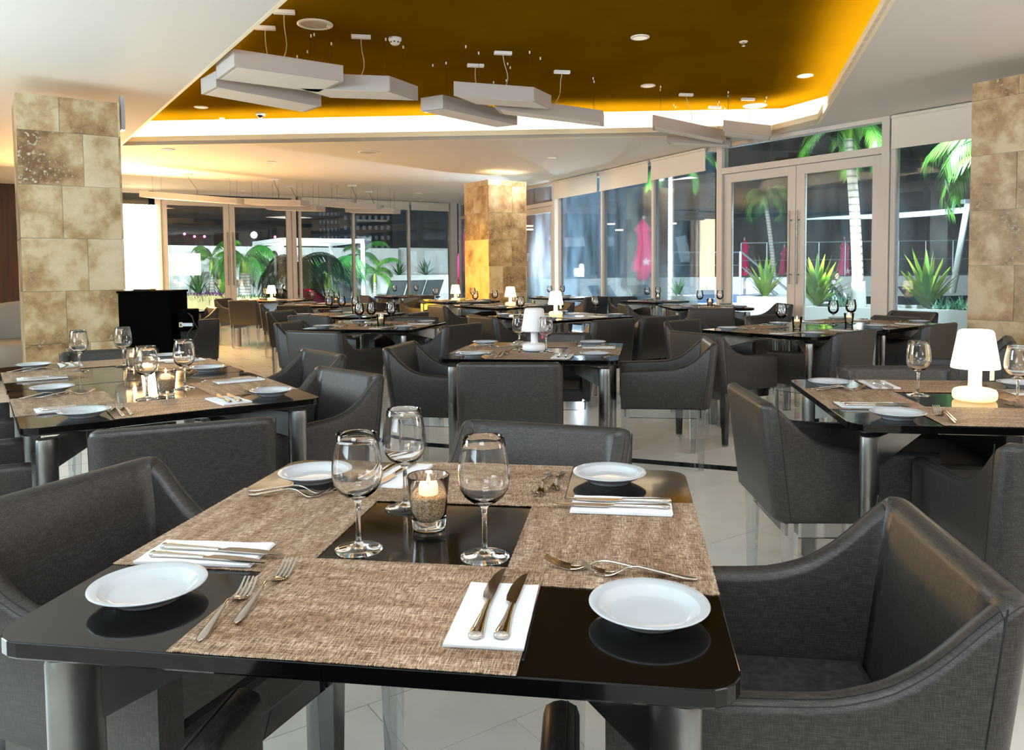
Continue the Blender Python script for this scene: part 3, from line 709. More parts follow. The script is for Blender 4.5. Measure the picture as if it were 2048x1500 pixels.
# ------------------------------------------------------------------ table
def table_proto(S, name):
    root = empty(name); h = S/2
    def rr(ins, z, r=.05):
        out = []; r = max(r-ins, .01); k = h-ins-r
        for cx, cy, a0 in ((k, k, 0), (-k, k, 90), (-k, -k, 180), (k, -k, 270)):
            for i in range(6): a = R(a0+90*i/5); out.append((cx+r*cos(a), cy+r*sin(a), z))
        return out
    top = MB().loops([rr(.05, .714), rr(.012, .722), rr(.003, .7255), rr(0, .729), rr(0, .7484), rr(.0008, .7495), rr(.0016, .75)], smooth=False)
    part('tabletop', top, 'top', root)
    k = h-.075
    for sx, sy in ((-1, -1), (1, -1), (1, 1), (-1, 1)):
        a = math.atan2(-sy, -sx); lb = MB(); rings = []
        for z, f in ((0, .86), (.012, .9), (.5, 1), (.66, 1.0), (.694, 1.0), (.70, .93)):
            ring_ = []
            for i in range(20):
                t = 2*pi*i/20; x = cos(t)*.037*f; y = sin(t)*.0265*f; ring_.append((x*cos(a)-y*sin(a), x*sin(a)+y*cos(a), z))
            rings.append(ring_)
        lb.loops(rings); l = part('leg', lb, 'steel', root, loc=(sx*k, sy*k, 0))
        # tapering bracket from the leg to the middle
        L_ = math.hypot(k, k); u_ = Vector((cos(a), sin(a), 0)); n_ = Vector((-u_.y, u_.x, 0)); b = MB()
        P_ = lambda s_, w_, z: tuple(u_*s_+n_*w_+Vector((0, 0, z)))
        b.hexa([P_(.03, -.014, .60), P_(.30, -.014, .668), P_(.30, .014, .668), P_(.03, .014, .60), P_(.03, -.014, .694), P_(.30, -.014, .7155), P_(.30, .014, .7155), P_(.03, .014, .694)])
        b.hexa([P_(.30, -.014, .668), P_(L_-.02, -.014, .69), P_(L_-.02, .014, .69), P_(.30, .014, .668), P_(.30, -.014, .7155), P_(L_-.02, -.014, .7155), P_(L_-.02, .014, .7155), P_(.30, .014, .7155)])
        part('bracket', b, 'steel', l)
    return root
tp = table_proto(.98, 'dining_table'); tpL = table_proto(1.10, 'dining_table'); tpS = table_proto(.75, 'dining_table')

# ------------------------------------------------------------------ tableware
TZ = .75
def plate_mesh():
    pr = [(.001, .004), (.046, .004), (.05, 0), (.054, 0), (.056, .004), (.075, .012), (.0935, .0205), (.0952, .0218), (.0945, .0232)]; pr = [(a_*.872, b_) for a_, b_ in pr]
    for r_, z in ((.090, .0216), (.0885, .0222), (.086, .0206), (.0845, .0212), (.082, .0192), (.0805, .0197), (.078, .0172), (.070, .0125), (.064, .0092), (.058, .0078), (.03, .0074), (.001, .0074)): pr.append((r_*.872, z))
    return MB().lathe(pr, 56).mesh('bread_plate', M['china'])
PL = plate_mesh()
def interp(tab, x):
    for (a, p), (b, q) in zip(tab, tab[1:]):
        if x <= b: return p+(q-p)*(x-a)/(b-a)
    return tab[-1][1]
def fork_mesh(L, name):
    W = [(0, .004), (.03, .0115), (.1, .0155), (.25, .0115), (.42, .0068), (.6, .0056), (.66, .010), (.72, .021), (.78, .0245), (.8, .0245)]
    Z = [(0, .0028), (.1, .0045), (.28, .010), (.5, .0165), (.58, .0155), (.66, .008), (.74, .0025), (.8, .002), (.88, .0045), (1, .0165)]
    mb = MB(); ys = [0, .01, .03, .06, .1, .17, .25, .33, .42, .5, .55, .6, .63, .66, .69, .72, .75, .78, .8]; rings = []
    for y in ys:
        w_ = interp(W, y)/2; z = interp(Z, y); t = .0016 if y > .62 else .0028
        rings.append([(-w_, y*L, z-t*.3), (0, y*L, z-t), (w_, y*L, z-t*.3), (w_*.6, y*L, z+t*.3), (0, y*L, z+t*.5), (-w_*.6, y*L, z+t*.3)])
    mb.loops(rings)
    for k in (-1.5, -.5, .5, 1.5):
        rings = []
        for y in (.79, .84, .9, .95, 1.0):
            z = interp(Z, y); w_ = .0021*(1-.45*max(0, (y-.85)/.15)); x = k*.0066*(1-.06*(y-.8)/.2); rings.append([(x-w_, y*L, z-.0008), (x+w_, y*L, z-.0008), (x+w_, y*L, z+.0007), (x-w_, y*L, z+.0007)])
        mb.loops(rings, smooth=False)
    return mb.mesh(name, M['chrome'])
def knife_mesh(L, name):
    mb = MB(); rings = []
    for y, w_, t in ((0, .004, .002), (.012, .009, .0045), (.05, .0105, .005), (.15, .0085, .0045), (.3, .0058, .0038), (.42, .0046, .0034), (.47, .0052, .003)):
        rings.append([(w_*cos(2*pi*i/10), y*L, .0052+t*sin(2*pi*i/10)) for i in range(10)])
    mb.loops(rings)
    xl = [(.47, -.0035), (.50, -.0045), (.52, -.0105), (.6, -.0125), (.75, -.0115), (.88, -.007), (.96, -.001), (1, .0062)]
    top = [(x, y*L) for y, x in xl]; right = [(.0068, .97*L), (.0065, .8*L), (.0055, .6*L), (.0045, .47*L)]
    mb.prism(list(reversed(top+right)), .0042, .0060)
    return mb.mesh(name, M['chrome'])
FK1, FK2 = fork_mesh(.205, 'dinner_fork'), fork_mesh(.178, 'salad_fork')
KN1, KN2 = knife_mesh(.235, 'dinner_knife'), knife_mesh(.212, 'salad_knife')
def napkin_mesh():
    rnd = random.Random(5); mb = MB(); nx, ny = 8, 14
    for lay in range(3):
        vs = []; top = []
        for j in range(ny+1):
            for i in range(nx+1):
                x = (i/nx-.5)*.104+lay*.0006; y = (j/ny-.5)*.198-lay*.0012
                b = .0005*sin(i*1.3+j*.9+lay)+.0009*max(0, sin(j*.5))*lay*.3+rnd.uniform(0, .0003)+(.0008 if lay == 2 and (j < 1 or i == nx) else 0)
                top.append((x, y, .0014*(lay+1)+b))
        fs = [(j*(nx+1)+i, j*(nx+1)+i+1, (j+1)*(nx+1)+i+1, (j+1)*(nx+1)+i) for j in range(ny) for i in range(nx)]
        n = len(top); bot = [(x, y, .0014*lay+.00005) for x, y, z in top]
        bd = [i for i in range(nx)]+[nx+(nx+1)*j for j in range(ny)]+[(nx+1)*ny+nx-i for i in range(nx)]+[(nx+1)*(ny-j) for j in range(ny)]
        side = [(bd[k], n+bd[k], n+bd[(k+1) % len(bd)], bd[(k+1) % len(bd)]) for k in range(len(bd))]
        mb.add(top+bot, fs+[tuple(n+i for i in reversed(f)) for f in fs]+side, False)
    return mb.mesh('napkin', M['paper'])
NK = napkin_mesh()
def placemat_mesh():
    mb = MB(); w_, h_ = .225, .1635; poly = []
    for i in range(60): poly.append((-w_+2*w_*i/60, -h_-(.0008 if i % 2 else 0)))
    poly += [(w_, -h_), (w_, h_)]
    for i in range(60): poly.append((w_-2*w_*(i+1)/60, h_+(.0008 if i % 2 else 0)))
    return MB().prism(poly, 0, .0012).mesh('placemat', M['mat'])
PM = placemat_mesh()
def glass_prof(thin=False):
    o = [(.0385, .0), (.039, .0012), (.036, .0028), (.022, .0055), (.009, .0095), (.0048, .016), (.0040, .03), (.0038, .06), (.0042, .082), (.0075, .089), (.018, .095), (.028, .104), (.0345, .117), (.0372, .132), (.0370, .148), (.0350, .168), (.0318, .188), (.0298, .2035), (.0292, .2045)]
    i = [(.0284, .2035), (.0305, .188), (.0337, .168), (.0356, .148), (.0357, .132), (.033, .118), (.0265, .1065), (.017, .099), (.008, .0965), (.0005, .096)]
    wd = lambda r, z: (r*(1.06 if z < .08 else 1.17), z)
    return [wd(*p) for p in o], [wd(*p) for p in i]
def glass_proto(m, n):
    o, i = glass_prof(); e = empty('wine_glass')
    body = MB().lathe([(.0005, .0)]+o+i, n); b = obj('bowl', body.mesh('bowl', M[m]), e); return e
def glass_split(m, n):
    "foot, stem and bowl in one blown piece, kept as a single mesh"
    o, i = glass_prof(); return MB().lathe([(.0005, .0)]+o+i, n).mesh('wine_glass', M[m])
WG, WGF = glass_split('crystal', 48), glass_split('thinware', 20)
def candle_proto(m, n):
    e = empty('candle_holder')
    prof = [(.0005, 0), (.0255, 0), (.0275, .003), (.0295, .03), (.0325, .06), (.0355, .098), (.0357, .1), (.0350, .101), (.0340, .0995), (.0308, .062), (.0278, .035), (.0262, .0215), (.0235, .0185), (.0005, .018)]
    kx = 1.12; prof = [(r_*kx, z) for r_, z in prof]
    part('tumbler', MB().lathe(prof, n), m, e)
    sp = [(.0005, .0186), (.0228, .0190), (.0254, .022), (.0270, .035), (.0300, .060), (.0290, .0632), (.022, .0640), (.0005, .0628)]
    sp = [(r_*kx, z) for r_, z in sp]
    part('sand', MB().lathe(sp, n), 'sand', e)
    cn = part('candle', MB().lathe([(.0005, .064), (.0185, .064), (.0188, .066), (.0188, .0765), (.0165, .078), (.0005, .0765)], n), 'wax', e)
    part('flame', MB().lathe([(.0004, .081), (.0028, .084), (.0036, .088), (.0028, .094), (.0012, .101), (.0003, .106)], 8), 'flame', cn)
    part('wick', MB().tube([(0, 0, .0765), (0, 0, .083)], .0007, 5), 'cable', cn)
    return e
CD, CDF = candle_proto('tumbler', 40), candle_proto('thinware', 16)
def lamp_proto(lit):
    e = empty('table_lamp'); n = 40
    bs = MB().lathe([(.0005, 0), (.060, 0), (.068, .004), (.0715, .012), (.0715, .028), (.067, .038), (.055, .0425), (.030, .045), (.0225, .050), (.0215, .06), (.0215, .118)], n)
    part('base', bs, 'shadebody' if lit else 'lampwhite', e)
    sh = MB().lathe([(.0215, .122), (.070, .116), (.0775, .116), (.0785, .120), (.077, .130), (.0575, .243), (.054, .250), (.046, .2535), (.0005, .255)], n)
    part('shade', sh, 'shade' if lit else 'lampwhite', e)
    tg = part('tag', MB().box((.046, -.03, .095), (.020, .0015, .046)), 'tag' if not lit else 'wax', e)
    cu_ = bpy.data.curves.new('tag_lettering', 'FONT'); cu_.body = 'fatboy'; cu_.size = .015; cu_.extrude = .0002; cu_.align_x = 'CENTER'; cu_.materials.append(M['tagw'])
    t0 = bpy.data.objects.new('t0', cu_); C.objects.link(t0); bpy.context.view_layer.update(); me_ = bpy.data.meshes.new_from_object(t0.evaluated_get(bpy.context.evaluated_depsgraph_get())); bpy.data.objects.remove(t0); me_.materials.clear(); me_.materials.append(M['tagw'])
    tx = bpy.data.objects.new('tag_lettering', me_); C.objects.link(tx); tx.parent = tg; tx.location = (.050, -.0312, .095); tx.rotation_euler = (R(90), R(-90), 0)
    return e
LM, LMU = lamp_proto(True), lamp_proto(False)
LZ = .0013
def put_mesh(name, me, x, y, z, rz, label, cat, group, tilt=None):
    o = obj(name, me, None, loc=(x, y, z), rz=rz)
    if tilt: o.rotation_euler = (tilt[0], tilt[1], rz)
    return tag(o, label, cat, group)
SIDE = ['near', 'right', 'far', 'left']
CORN = ['near left', 'near right', 'far right', 'far left']
rj = random.Random(11)
# measured for the front table: (plate, fork handle/tip x2, napkin centre+angle, knives handle/tip x2)
EXACT = {
 0: dict(pl=(-.350, -.338), f1=((-.174, -.412), (-.185, -.205)), f2=((-.196, -.466), (-.212, -.288)), nk=(.172, -.335, 1), k1=((.161, -.423), (.159, -.19)), k2=((.194, -.418), (.196, -.206))),
 1: dict(pl=(-.312, -.385), f1=((-.164, -.428), (-.150, -.224)), f2=((-.180, -.462), (-.170, -.286)), nk=(.180, -.342, 0), k1=((.165, -.440), (.160, -.207)), k2=((.206, -.444), (.196, -.234))),
 2: dict(pl=(-.315, -.378), f1=((-.176, -.415), (-.168, -.212)), f2=((-.204, -.43), (-.196, -.255)), nk=(.178, -.357, -6), k1=((.164, -.452), (.200, -.222)), k2=((.205, -.450), (.226, -.24))),
 3: dict(pl=(-.307, -.360), f1=((-.191, -.464), (-.205, -.262)), f2=((-.163, -.45), (-.178, -.274)), nk=(.170, -.353, 3), k1=((.162, -.442), (.174, -.208)), k2=((.199, -.438), (.209, -.228)))}
def setting(c, yaw, k, S, td, g, exact=False, cut=True):
    a = yaw+k*pi/2; ca, sa = cos(a), sin(a)
    dS = (S-.98)/2
    def W(x, y): y2 = y-dS; return c[0]+ca*x-sa*y2, c[1]+sa*x+ca*y2
    j = (lambda s_: 0) if exact else (lambda s_: rj.uniform(-s_, s_))
    X = EXACT[k] if exact else EXACT[rj.choice((0, 1, 1, 3))]
    s_ = SIDE[k]; mz = TZ+.0003+(0.0014 if k in (0, 2) else 0)
    mx, my = W(0, -.327); put_mesh('placemat', PM, mx, my, mz, a, f'beige woven placemat on the {s_} side of {td}', 'placemat', g)
    zt = TZ+.0031
    px, py = W(X['pl'][0]+j(.01)-(S-.98)/2, X['pl'][1]+j(.01)); put_mesh('bread_plate', PL, px, py, TZ+.0005+(.0028 if False else 0), 0, f'bread plate at the {CORN[k]} corner of {td}', 'plate', g)
    nx_, ny_ = W(X['nk'][0]+j(.006), X['nk'][1]+j(.01)); an = a+R(X['nk'][2]+j(3)); put_mesh('napkin', NK, nx_, ny_, zt-.0003, an, f'white paper napkin on the {s_} side of {td}', 'napkin', g)
    if not cut: return
    def lay(name, me, hp, tip, z, label, cat):
        x0, y0 = W(*hp); x1, y1 = W(*tip); put_mesh(name, me, x0, y0, z, math.atan2(y1-y0, x1-x0)-pi/2, label, cat, g)
    jj = (j(.006), j(.006))
    add = lambda p: (p[0]+jj[0], p[1]+jj[1])
    lay('fork', FK1, add(X['f1'][0]), add(X['f1'][1]), zt-.0002, f'longer fork on the {s_} side of {td}', 'fork')
    lay('fork', FK2, add(X['f2'][0]), add(X['f2'][1]), zt-.0002, f'shorter fork on the {s_} side of {td}', 'fork')
    lay('knife', KN1, add(X['k1'][0]), add(X['k1'][1]), zt+.0032, f'longer knife on the napkin, {s_} side of {td}', 'knife')
    lay('knife', KN2, add(X['k2'][0]), add(X['k2'][1]), zt+.0032, f'shorter knife on the napkin, {s_} side of {td}', 'knife')

def table(cx, cy, yawd, td, label, S=.98, seats=(0, 1, 2, 3), glasses=(), candle=None, lamp=None, near=False, exact=False, cut=True):
    yaw = R(yawd); proto = {.98: tp, 1.10: tpL, .75: tpS}[S]
    place(proto, (cx, cy, 0), yaw, label, 'table', 'square black dining tables')
    g = f'table setting on {td}'
    for k in seats: setting((cx, cy), yaw, k, S, td, g, exact, cut)
    ca, sa = cos(yaw), sin(yaw)
    W = lambda x, y: (cx+ca*x-sa*y, cy+sa*x+ca*y)
    for i, gl in enumerate(glasses):
        x, y = W(gl[0], gl[1]); put_mesh('wine_glass', WG if near else WGF, x, y, TZ+.0004, 0, f'empty wine glass {gl[2]} {td}', 'glass', g)
    if candle and near: x, y = W(candle[0], candle[1]); pt_ = bpy.data.lights.new('candle_light', 'POINT'); pt_.energy = .9; pt_.color = (1, .55, .2); pt_.shadow_soft_size = .006; po_ = bpy.data.objects.new('candle_light', pt_); C.objects.link(po_); po_.location = (x, y, TZ+.116)
    if candle: x, y = W(candle[0], candle[1]); place(CD if near else CDF, (x, y, TZ+.0004), 0, f'glass with sand and burning tealight on {td}', 'candle', g)
    if lamp:
        x, y = W(lamp[0], lamp[1]); place(LM if lamp[2] else LMU, (x, y, TZ+.0004), R(lamp[3]), (f'glowing white table lamp on {td}' if lamp[2] else f'unlit white table lamp with red tag on {td}'), 'lamp', g)

table(-.149, 1.412, -8.5, 'the front table', 'nearest black square table filling the foreground', glasses=((-.106, -.109, 'at the near left of'), (.118, -.116, 'at the near right of'), (-.091, .126, 'farthest of three on')), candle=(-.013, .016), near=True, exact=True)
table(-1.41, 3.06, 35, 'the near left table', 'black table at left, nearer of the joined pair', seats=(0, 1, 3), glasses=((-.06, -.10, 'behind the candle of'), (.12, .10, 'nearest the right end of')), candle=(.02, -.04), near=True)
table(-1.98, 3.87, 35, 'the second left table', 'black table at left, farther of the joined pair', seats=(1, 2, 3), glasses=((-.17, .03, 'at the left of'), (.04, .12, 'before the black cabinet on')), candle=(.06, -.06), near=True)
table(.155, 4.61, -10, 'the unlit lamp table', 'black table in the centre carrying the unlit lamp', glasses=((-.12, .03, 'left of the lamp on'), (.06, -.10, 'right of the lamp on')), lamp=(-.02, -.02, False, 0), near=True)
table(1.60, 2.76, -9, 'the right lamp table', 'black table at the right with the bright lamp', glasses=((-.10, .10, 'left of the lamp on'), (.17, -.06, 'at the picture edge on')), lamp=(.06, .01, True, 20), near=True)
T6 = R(37)
table(2.16, 5.97, 37, 'the double table, left half', 'black table at right, left half of a joined pair', seats=(0, 2, 3), glasses=((-.10, .02, 'left of the candle on'),), candle=(.03, -.03))
table(2.953, 6.566, 37, 'the double table, right half', 'black table at right, right half of a joined pair', seats=(0, 1, 2), glasses=((-.30, .06, 'left of the candle on'), (-.06, .04, 'right of the candle on')), candle=(-.25, -.05))
table(-1.20, 6.85, -14, 'the candle table left of centre', 'black table left of centre with one candle and four glasses', glasses=((-.14, -.06, 'at the left of'), (-.06, .02, 'second from the left on'), (.12, .04, 'right of the candle on')), candle=(.06, -.05))
table(-1.83, 8.65, -21, 'the table behind the left candle table', 'black table just behind the candle table left of centre', glasses=((-.2, -.08, 'at the left of'), (-.06, -.04, 'in the middle of'), (.10, -.02, 'at the right of'),), candle=(.02, .1), cut=False)
table(-2.75, 11.25, -15, 'the table before the rear left lamp', 'black table at left in front of the rear lamp table', glasses=((-.2, .05, 'at the left of'), (.08, .1, 'in the middle of'), (.22, .0, 'at the right of')), candle=(.1, .2), cut=False)
table(-4.05, 13.15, -12, 'the rear left lamp table', 'rear black table at left by the glass with lit lamp', glasses=((-.16, .0, 'left of the lamp on'), (.12, .03, 'right of the lamp on')), lamp=(-.03, -.02, True, 40), cut=False)
table(-4.5, 9.75, 35, 'the table by the black cabinet', 'black table half hidden by the black cabinet at left', glasses=(), candle=None, cut=False)
table(.49, 7.98, 35, 'the middle lamp table', 'black table behind the centre with a glowing lamp', S=1.10, glasses=((-.28, .30, 'at the left of'), (.32, -.2, 'at the right of')), lamp=(.03, .1, True, 10), cut=False)
table(-.05, 10.45, 35, 'the lamp table before the middle pillar', 'black table in front of the middle pillar with glowing lamp', S=1.10, glasses=((-.45, .12, 'at the left of'), (-.05, .25, 'left of the lamp on')), lamp=(.05, .02, True, 70), cut=False)
table(-.85, 12.25, 35, 'the lamp table left of the middle pillar', 'black table left of the middle pillar with glowing lamp', glasses=((-.30, .2, 'at the left of'), (.15, -.2, 'right of the lamp on')), lamp=(-.05, .0, True, 0), cut=False)
table(-2.0, 14.7, 30, 'the rear middle table', 'farthest black table left of the middle pillar', glasses=((-.2, .1, 'at the left of'), (.2, 0, 'at the right of')), cut=False)
table(2.12, 11.5, 40, 'the small table by the right windows', 'small black table by the glass left of the double door', S=.75, seats=(0, 2), glasses=((-.1, .05, 'at the left of'), (.12, .03, 'at the right of')), candle=(.02, -.05), cut=False)
table(2.42, 9.72, 0, 'the candle table by the double door', 'black table just left of the double door with candle', glasses=((-.08, -.1, 'left of the candle on'), (.17, -.1, 'right of the candle on')), candle=(.04, -.12))
table(.95, 13.3, 35, 'the rear table right of the pillar', 'farthest black table right of the middle pillar', glasses=((-.3, .1, 'at the left of'), (-.1, 0, 'in the middle of')), candle=(-.15, .1), cut=False)

# ------------------------------------------------------------------ chairs
A_ = 'charcoal armchair '
for a in [
 (-1.012, 1.68, -23, 'at the left side of the front table, back at picture edge'),
 (.745, 1.26, 172, 'at the right side of the front table, in the lower right corner'),
 (.10, 2.27, -109, 'at the far side of the front table'),
 (-.22, .52, 85, 'tucked under the near edge of the front table'),
 (-.97, 2.27, 113, 'with its back to us before the near left table'),
 (-.73, 3.54, -133, 'with pale sheen at the right end of the near left table'),
 (-1.05, 4.38, -140, 'at the right end of the second left table'),
 (-2.41, 4.61, -57, 'at the far side of the second left table under the pillar'),
 (-2.20, 2.37, 35, 'at the left edge of the picture, nearer of two'),
 (-2.77, 3.17, 35, 'at the left edge of the picture, farther of two'),
 (-.02, 3.72, 86, 'with its back to us before the unlit lamp table'),
 (-.72, 4.77, -13, 'at the left side of the unlit lamp table'),
 (1.27, 4.85, 173, 'with shiny back corner right of the unlit lamp table'),
 (.31, 5.54, -97, 'at the far side of the unlit lamp table'),
 (.83, 2.79, -2, 'seen from the side, left of the right lamp table'),
 (1.49, 1.88, 83, 'cut by the right picture edge before the right lamp table'),
 (1.74, 3.52, -97, 'brown lit, at the far side of the right lamp table'),
 (3.10, 4.75, 150, 'behind the right lamp at the picture edge'),
 (1.25, 5.40, 31, 'with its back to us at the left end of the right double table'),
 (2.45, 5.42, 127, 'with its back to us before the right double table'),
 (3.37, 6.0, 127, 'at the right part of the right double table, back to us'),
 (1.48, 6.77, -52, 'at the far side of the right double table, left one'),
 (2.36, 7.38, -53, 'at the far side of the right double table, right one'),
 (3.52, 7.00, -152, 'at the right end of the right double table before the planter'),
 (4.05, 7.75, -150, 'with pale sheen beside the right stone pillar'),
 (3.42, 9.62, 182, 'with pale sheen at the foot of the double door'),
 (2.24, 8.62, 90, 'with its back to us before the candle table by the double door'),
 (1.38, 9.80, 4, 'small in the distance left of the double door candle table'),
 (.93, 6.90, 124, 'with its back to us before the middle lamp table, left one'),
 (1.42, 7.26, 124, 'with its back to us before the middle lamp table, right one'),
 (-.32, 7.52, 35, 'at the left side of the middle lamp table'),
 (-1.0, 10.0, 33, 'left of the lamp table before the middle pillar'),
 (-.55, 11.15, -55, 'between the two lamp tables beside the middle pillar'),
 (.40, 9.68, 122, 'with its back to us before the middle pillar lamp table'),
 (.78, 10.9, 205, 'right of the lamp table before the middle pillar'),
 (1.40, 12.55, 125, 'with its back to us before the rear table right of the pillar'),
 (1.78, 12.6, -70, 'at the far side of the small table by the right windows'),
 (-1.75, 13.05, -35, 'left of the lamp table left of the middle pillar'),
 (-1.6, 13.9, 120, 'with its back to us before the rear middle table'),
 (-1.52, 5.81, 67, 'with its back to us before the candle table left of centre'),
 (-2.06, 7.05, -14, 'at the left side of the candle table left of centre'),
 (-.38, 6.45, 146, 'at the right side of the candle table left of centre'),
 (-.97, 7.60, -98, 'at the far side of the candle table left of centre'),
 (-2.72, 9.0, -21, 'at the left of the table behind the left candle table'),
 (-2.10, 7.90, 69, 'with its back to us before the table behind the candle table'),
 (-1.0, 8.36, 159, 'at the right of the table behind the left candle table'),
 (-2.95, 10.35, 75, 'with its back to us before the table before the rear left lamp'),
 (-3.60, 11.40, -15, 'left of the table before the rear left lamp'),
 (-4.33, 12.37, 78, 'with its back to us before the rear left lamp table'),
 (-5.0, 13.3, -12, 'left of the rear left lamp table by the rear door'),
 (-3.90, 10.15, -145, 'with bright sheen right of the table by the black cabinet'),
 (-3.02, 7.35, 135, 'half hidden behind the black cabinet and its cables'),
 (-2.75, 14.3, 30, 'left of the farthest table near the rear windows'),
 ]:
    chair(a[0], a[1], a[2], A_+a[3])
for p_ in (tp, tpL, tpS, chp): pass
#--MORE--
# ------------------------------------------------------------------ black cabinet by the left pillar
cbp = onz(309, 700, .25); 
cb = empty('service_cabinet', (-3.36, 7.25, 0), R(3)); tag(cb, 'plain black service cabinet standing between left pillar and tables', 'cabinet')
part('body', MB().box((0, 0, .535), (.47, .42, 1.03)), 'blackmatt', cb, bev=.006)
part('worktop', MB().box((0, 0, 1.06), (.485, .44, .02)), 'blackmatt', cb, bev=.004)
part('side_shelf', MB().box((.30, .0, .79), (.13, .30, .20)), 'blackmatt', cb, bev=.01)
part('plinth', MB().box((0, .02, .01), (.44, .38, .02)), 'cable', cb)
o = obj('menu_tray', MB().box((0, 0, 0), (.12, .2, .014)).mesh('menu_tray', M['darkplastic']), loc=(-3.44, 7.25, 1.0775)); tag(o, 'small dark tray lying on the black cabinet', 'tray')
cs = empty('power_strip', (-2.985, 7.10, .755), R(3)); tag(cs, 'grey power strip with brass plug on the side of the black cabinet', 'power strip')
part('strip', MB().box((.0, -.006, 0), (.10, .012, .032)), 'railing', cs, bev=.004)
part('socket', MB().box((-.058, -.006, 0), (.03, .014, .044)), 'cord', cs); part('socket_hole', MB().box((-.058, -.014, 0), (.012, .004, .022)), 'cable', cs)
for k, (l, pts) in enumerate((('black cable looping down at the right of the black cabinet', [(376, 626), (384, 634), (388, 650), (379, 662), (374, 674), (382, 686), (392, 694)]), ('black cable hanging in a wide curve beside the armchair', [(384, 630), (388, 645), (396, 658), (391, 672), (386, 684), (396, 700)]))):
    P_ = [at(u, v, 7.12) for u, v in pts]
    q_ = []
    for i in range(len(P_)-1):
        a0, a1, a2, a3 = P_[max(i-1, 0)], P_[i], P_[i+1], P_[min(i+2, len(P_)-1)]
        for t in (0, .25, .5, .75): q_.append(.5*((2*a1)+(a2-a0)*t+(2*a0-5*a1+4*a2-a3)*t*t+(3*a1-a0-3*a2+a3)*t**3))
    o = obj('cable', MB().tube(q_+[P_[-1]], .005, 6).mesh('cable', M['cable'])); tag(o, l, 'cable', 'cables beside the black cabinet')
# curved lounge sofa behind the left pillar
sf = empty('lounge_sofa', (-6.15, 9.3, 0)); tag(sf, 'rounded pale grey lounge sofa behind the left pillar', 'sofa')
rg = []
for i in range(25):
    a = R(150+200*i/24); c_ = Vector((cos(a), sin(a), 0)); hh = .62+.28*max(0, sin(R(180*i/24)))**.7
    rg.append([c_*r_+Vector((0, 0, z)) for r_, z in ((.62, .08), (.66, .3), (.70, hh-.04), (.67, hh), (.60, hh), (.56, hh-.05), (.54, .4), (.54, .08))])
sfr = part('backrest', MB().loops(rg), 'greyup', sf); sfr.rotation_euler.z = R(195)
part('seat', MB().lathe([(.001, .42), (.5, .42), (.535, .39), (.535, .10), (.001, .10)], 28), 'greyup', sf)
part('plinth', MB().lathe([(.45, .0), (.45, .1)], 24, cap0=True, cap1=True), 'cable', sf)

# ------------------------------------------------------------------ terrace outside
dk = struct('terrace', MB().box((0, 22, -.08), (70, 50, .05)), 'deck')
rg_ = random.Random(21)
def px(u, v, Y): return at(u, v, Y)
# long white garden wall at the rear, and low planter walls
gw = empty('garden_wall'); tag(gw, 'long white wall closing the terrace at the rear left', 'wall')
gp = [px(250, 480, 27.5), px(560, 494, 32), px(795, 500, 35.5)]
for a, b in zip(gp, gp[1:]):
    n_ = 4; L_ = (b-a)
    for i in range(n_):
        p, q = a+L_*(i/n_), a+L_*((i+1)/n_); e_ = L_.normalized()*.01
        part('wall_panel', MB().wall(p+e_, q-e_, -.05, 2.25, .18), 'stucco', gw)
gw2 = empty('garden_wall'); tag(gw2, 'white wall end standing higher behind the rear palms', 'wall'); 
a, b = px(800, 500, 36), px(893, 500, 38); part('wall_panel', MB().wall(a, b, -.05, 2.3, .2), 'stucco', gw2)
def planter(name, pts, z0, z1, t, label, m='stucco', fill=True):
    "walls along pts (plan), with soil inside"
    e = empty(name); tag(e, label, 'planter'); e_ = MB()
    n = len(pts)
    for i in range(n):
        a, b = pts[i], pts[(i+1) % n]; e_.wall(a, b, z0, z1, t)
    part('rim', e_, m, e)
    if fill: part('soil', MB().prism([(p.x, p.y) for p in pts], z0, z1-.05), 'wood', e)
    return e
def quad(p, d, w_, ang):
    u_ = Vector((cos(ang), sin(ang), 0)); v_ = Vector((-sin(ang), cos(ang), 0)); return [p, p+u_*d, p+u_*d+v_*w_, p+v_*w_]
# planter running outside the double door (right) and its neighbours
P1 = [Vector((4.05, 10.15, 0)), Vector((7.4, 8.9, 0)), Vector((7.9, 10.0, 0)), Vector((4.5, 11.35, 0))]
a = px(1606, 613, 10.9); b = px(1945, 624, 9.6)
dd = (b-a); dd.z = 0; dd.normalize(); nn = Vector((-dd.y, dd.x, 0)); nn = nn if nn.y > 0 else -nn
P1 = [Vector((p.x, p.y, 0)) for p in (a, b+dd*1.6, b+dd*1.6+nn*1.1, a+nn*1.1)]
ZP1 = a.z
planter('long_planter', P1, -.05, ZP1, .10, 'long white planter wall right outside the double door')
a = px(1477, 592, 14.5); b = px(1572, 594, 13.8); dd2 = (b-a); dd2.z = 0; dd2.normalize(); nn2 = Vector((-dd2.y, dd2.x, 0))
P2 = [Vector((p.x, p.y, 0)) for p in (a, b, b+nn2*1.0, a+nn2*1.0)]; ZP2 = a.z
planter('square_planter', P2, -.05, ZP2, .08, 'white box planter seen through the left leaf of the double door')
a = px(1350, 592, 16.5); b = px(1392, 593, 16.5)
P3 = [Vector((p.x, p.y, 0)) for p in (a, b, b+Vector((.1, .6, 0)), a+Vector((.1, .6, 0)))]; ZP3 = a.z
planter('square_planter', P3, -.05, ZP3, .06, 'small white planter outside left of the double door')
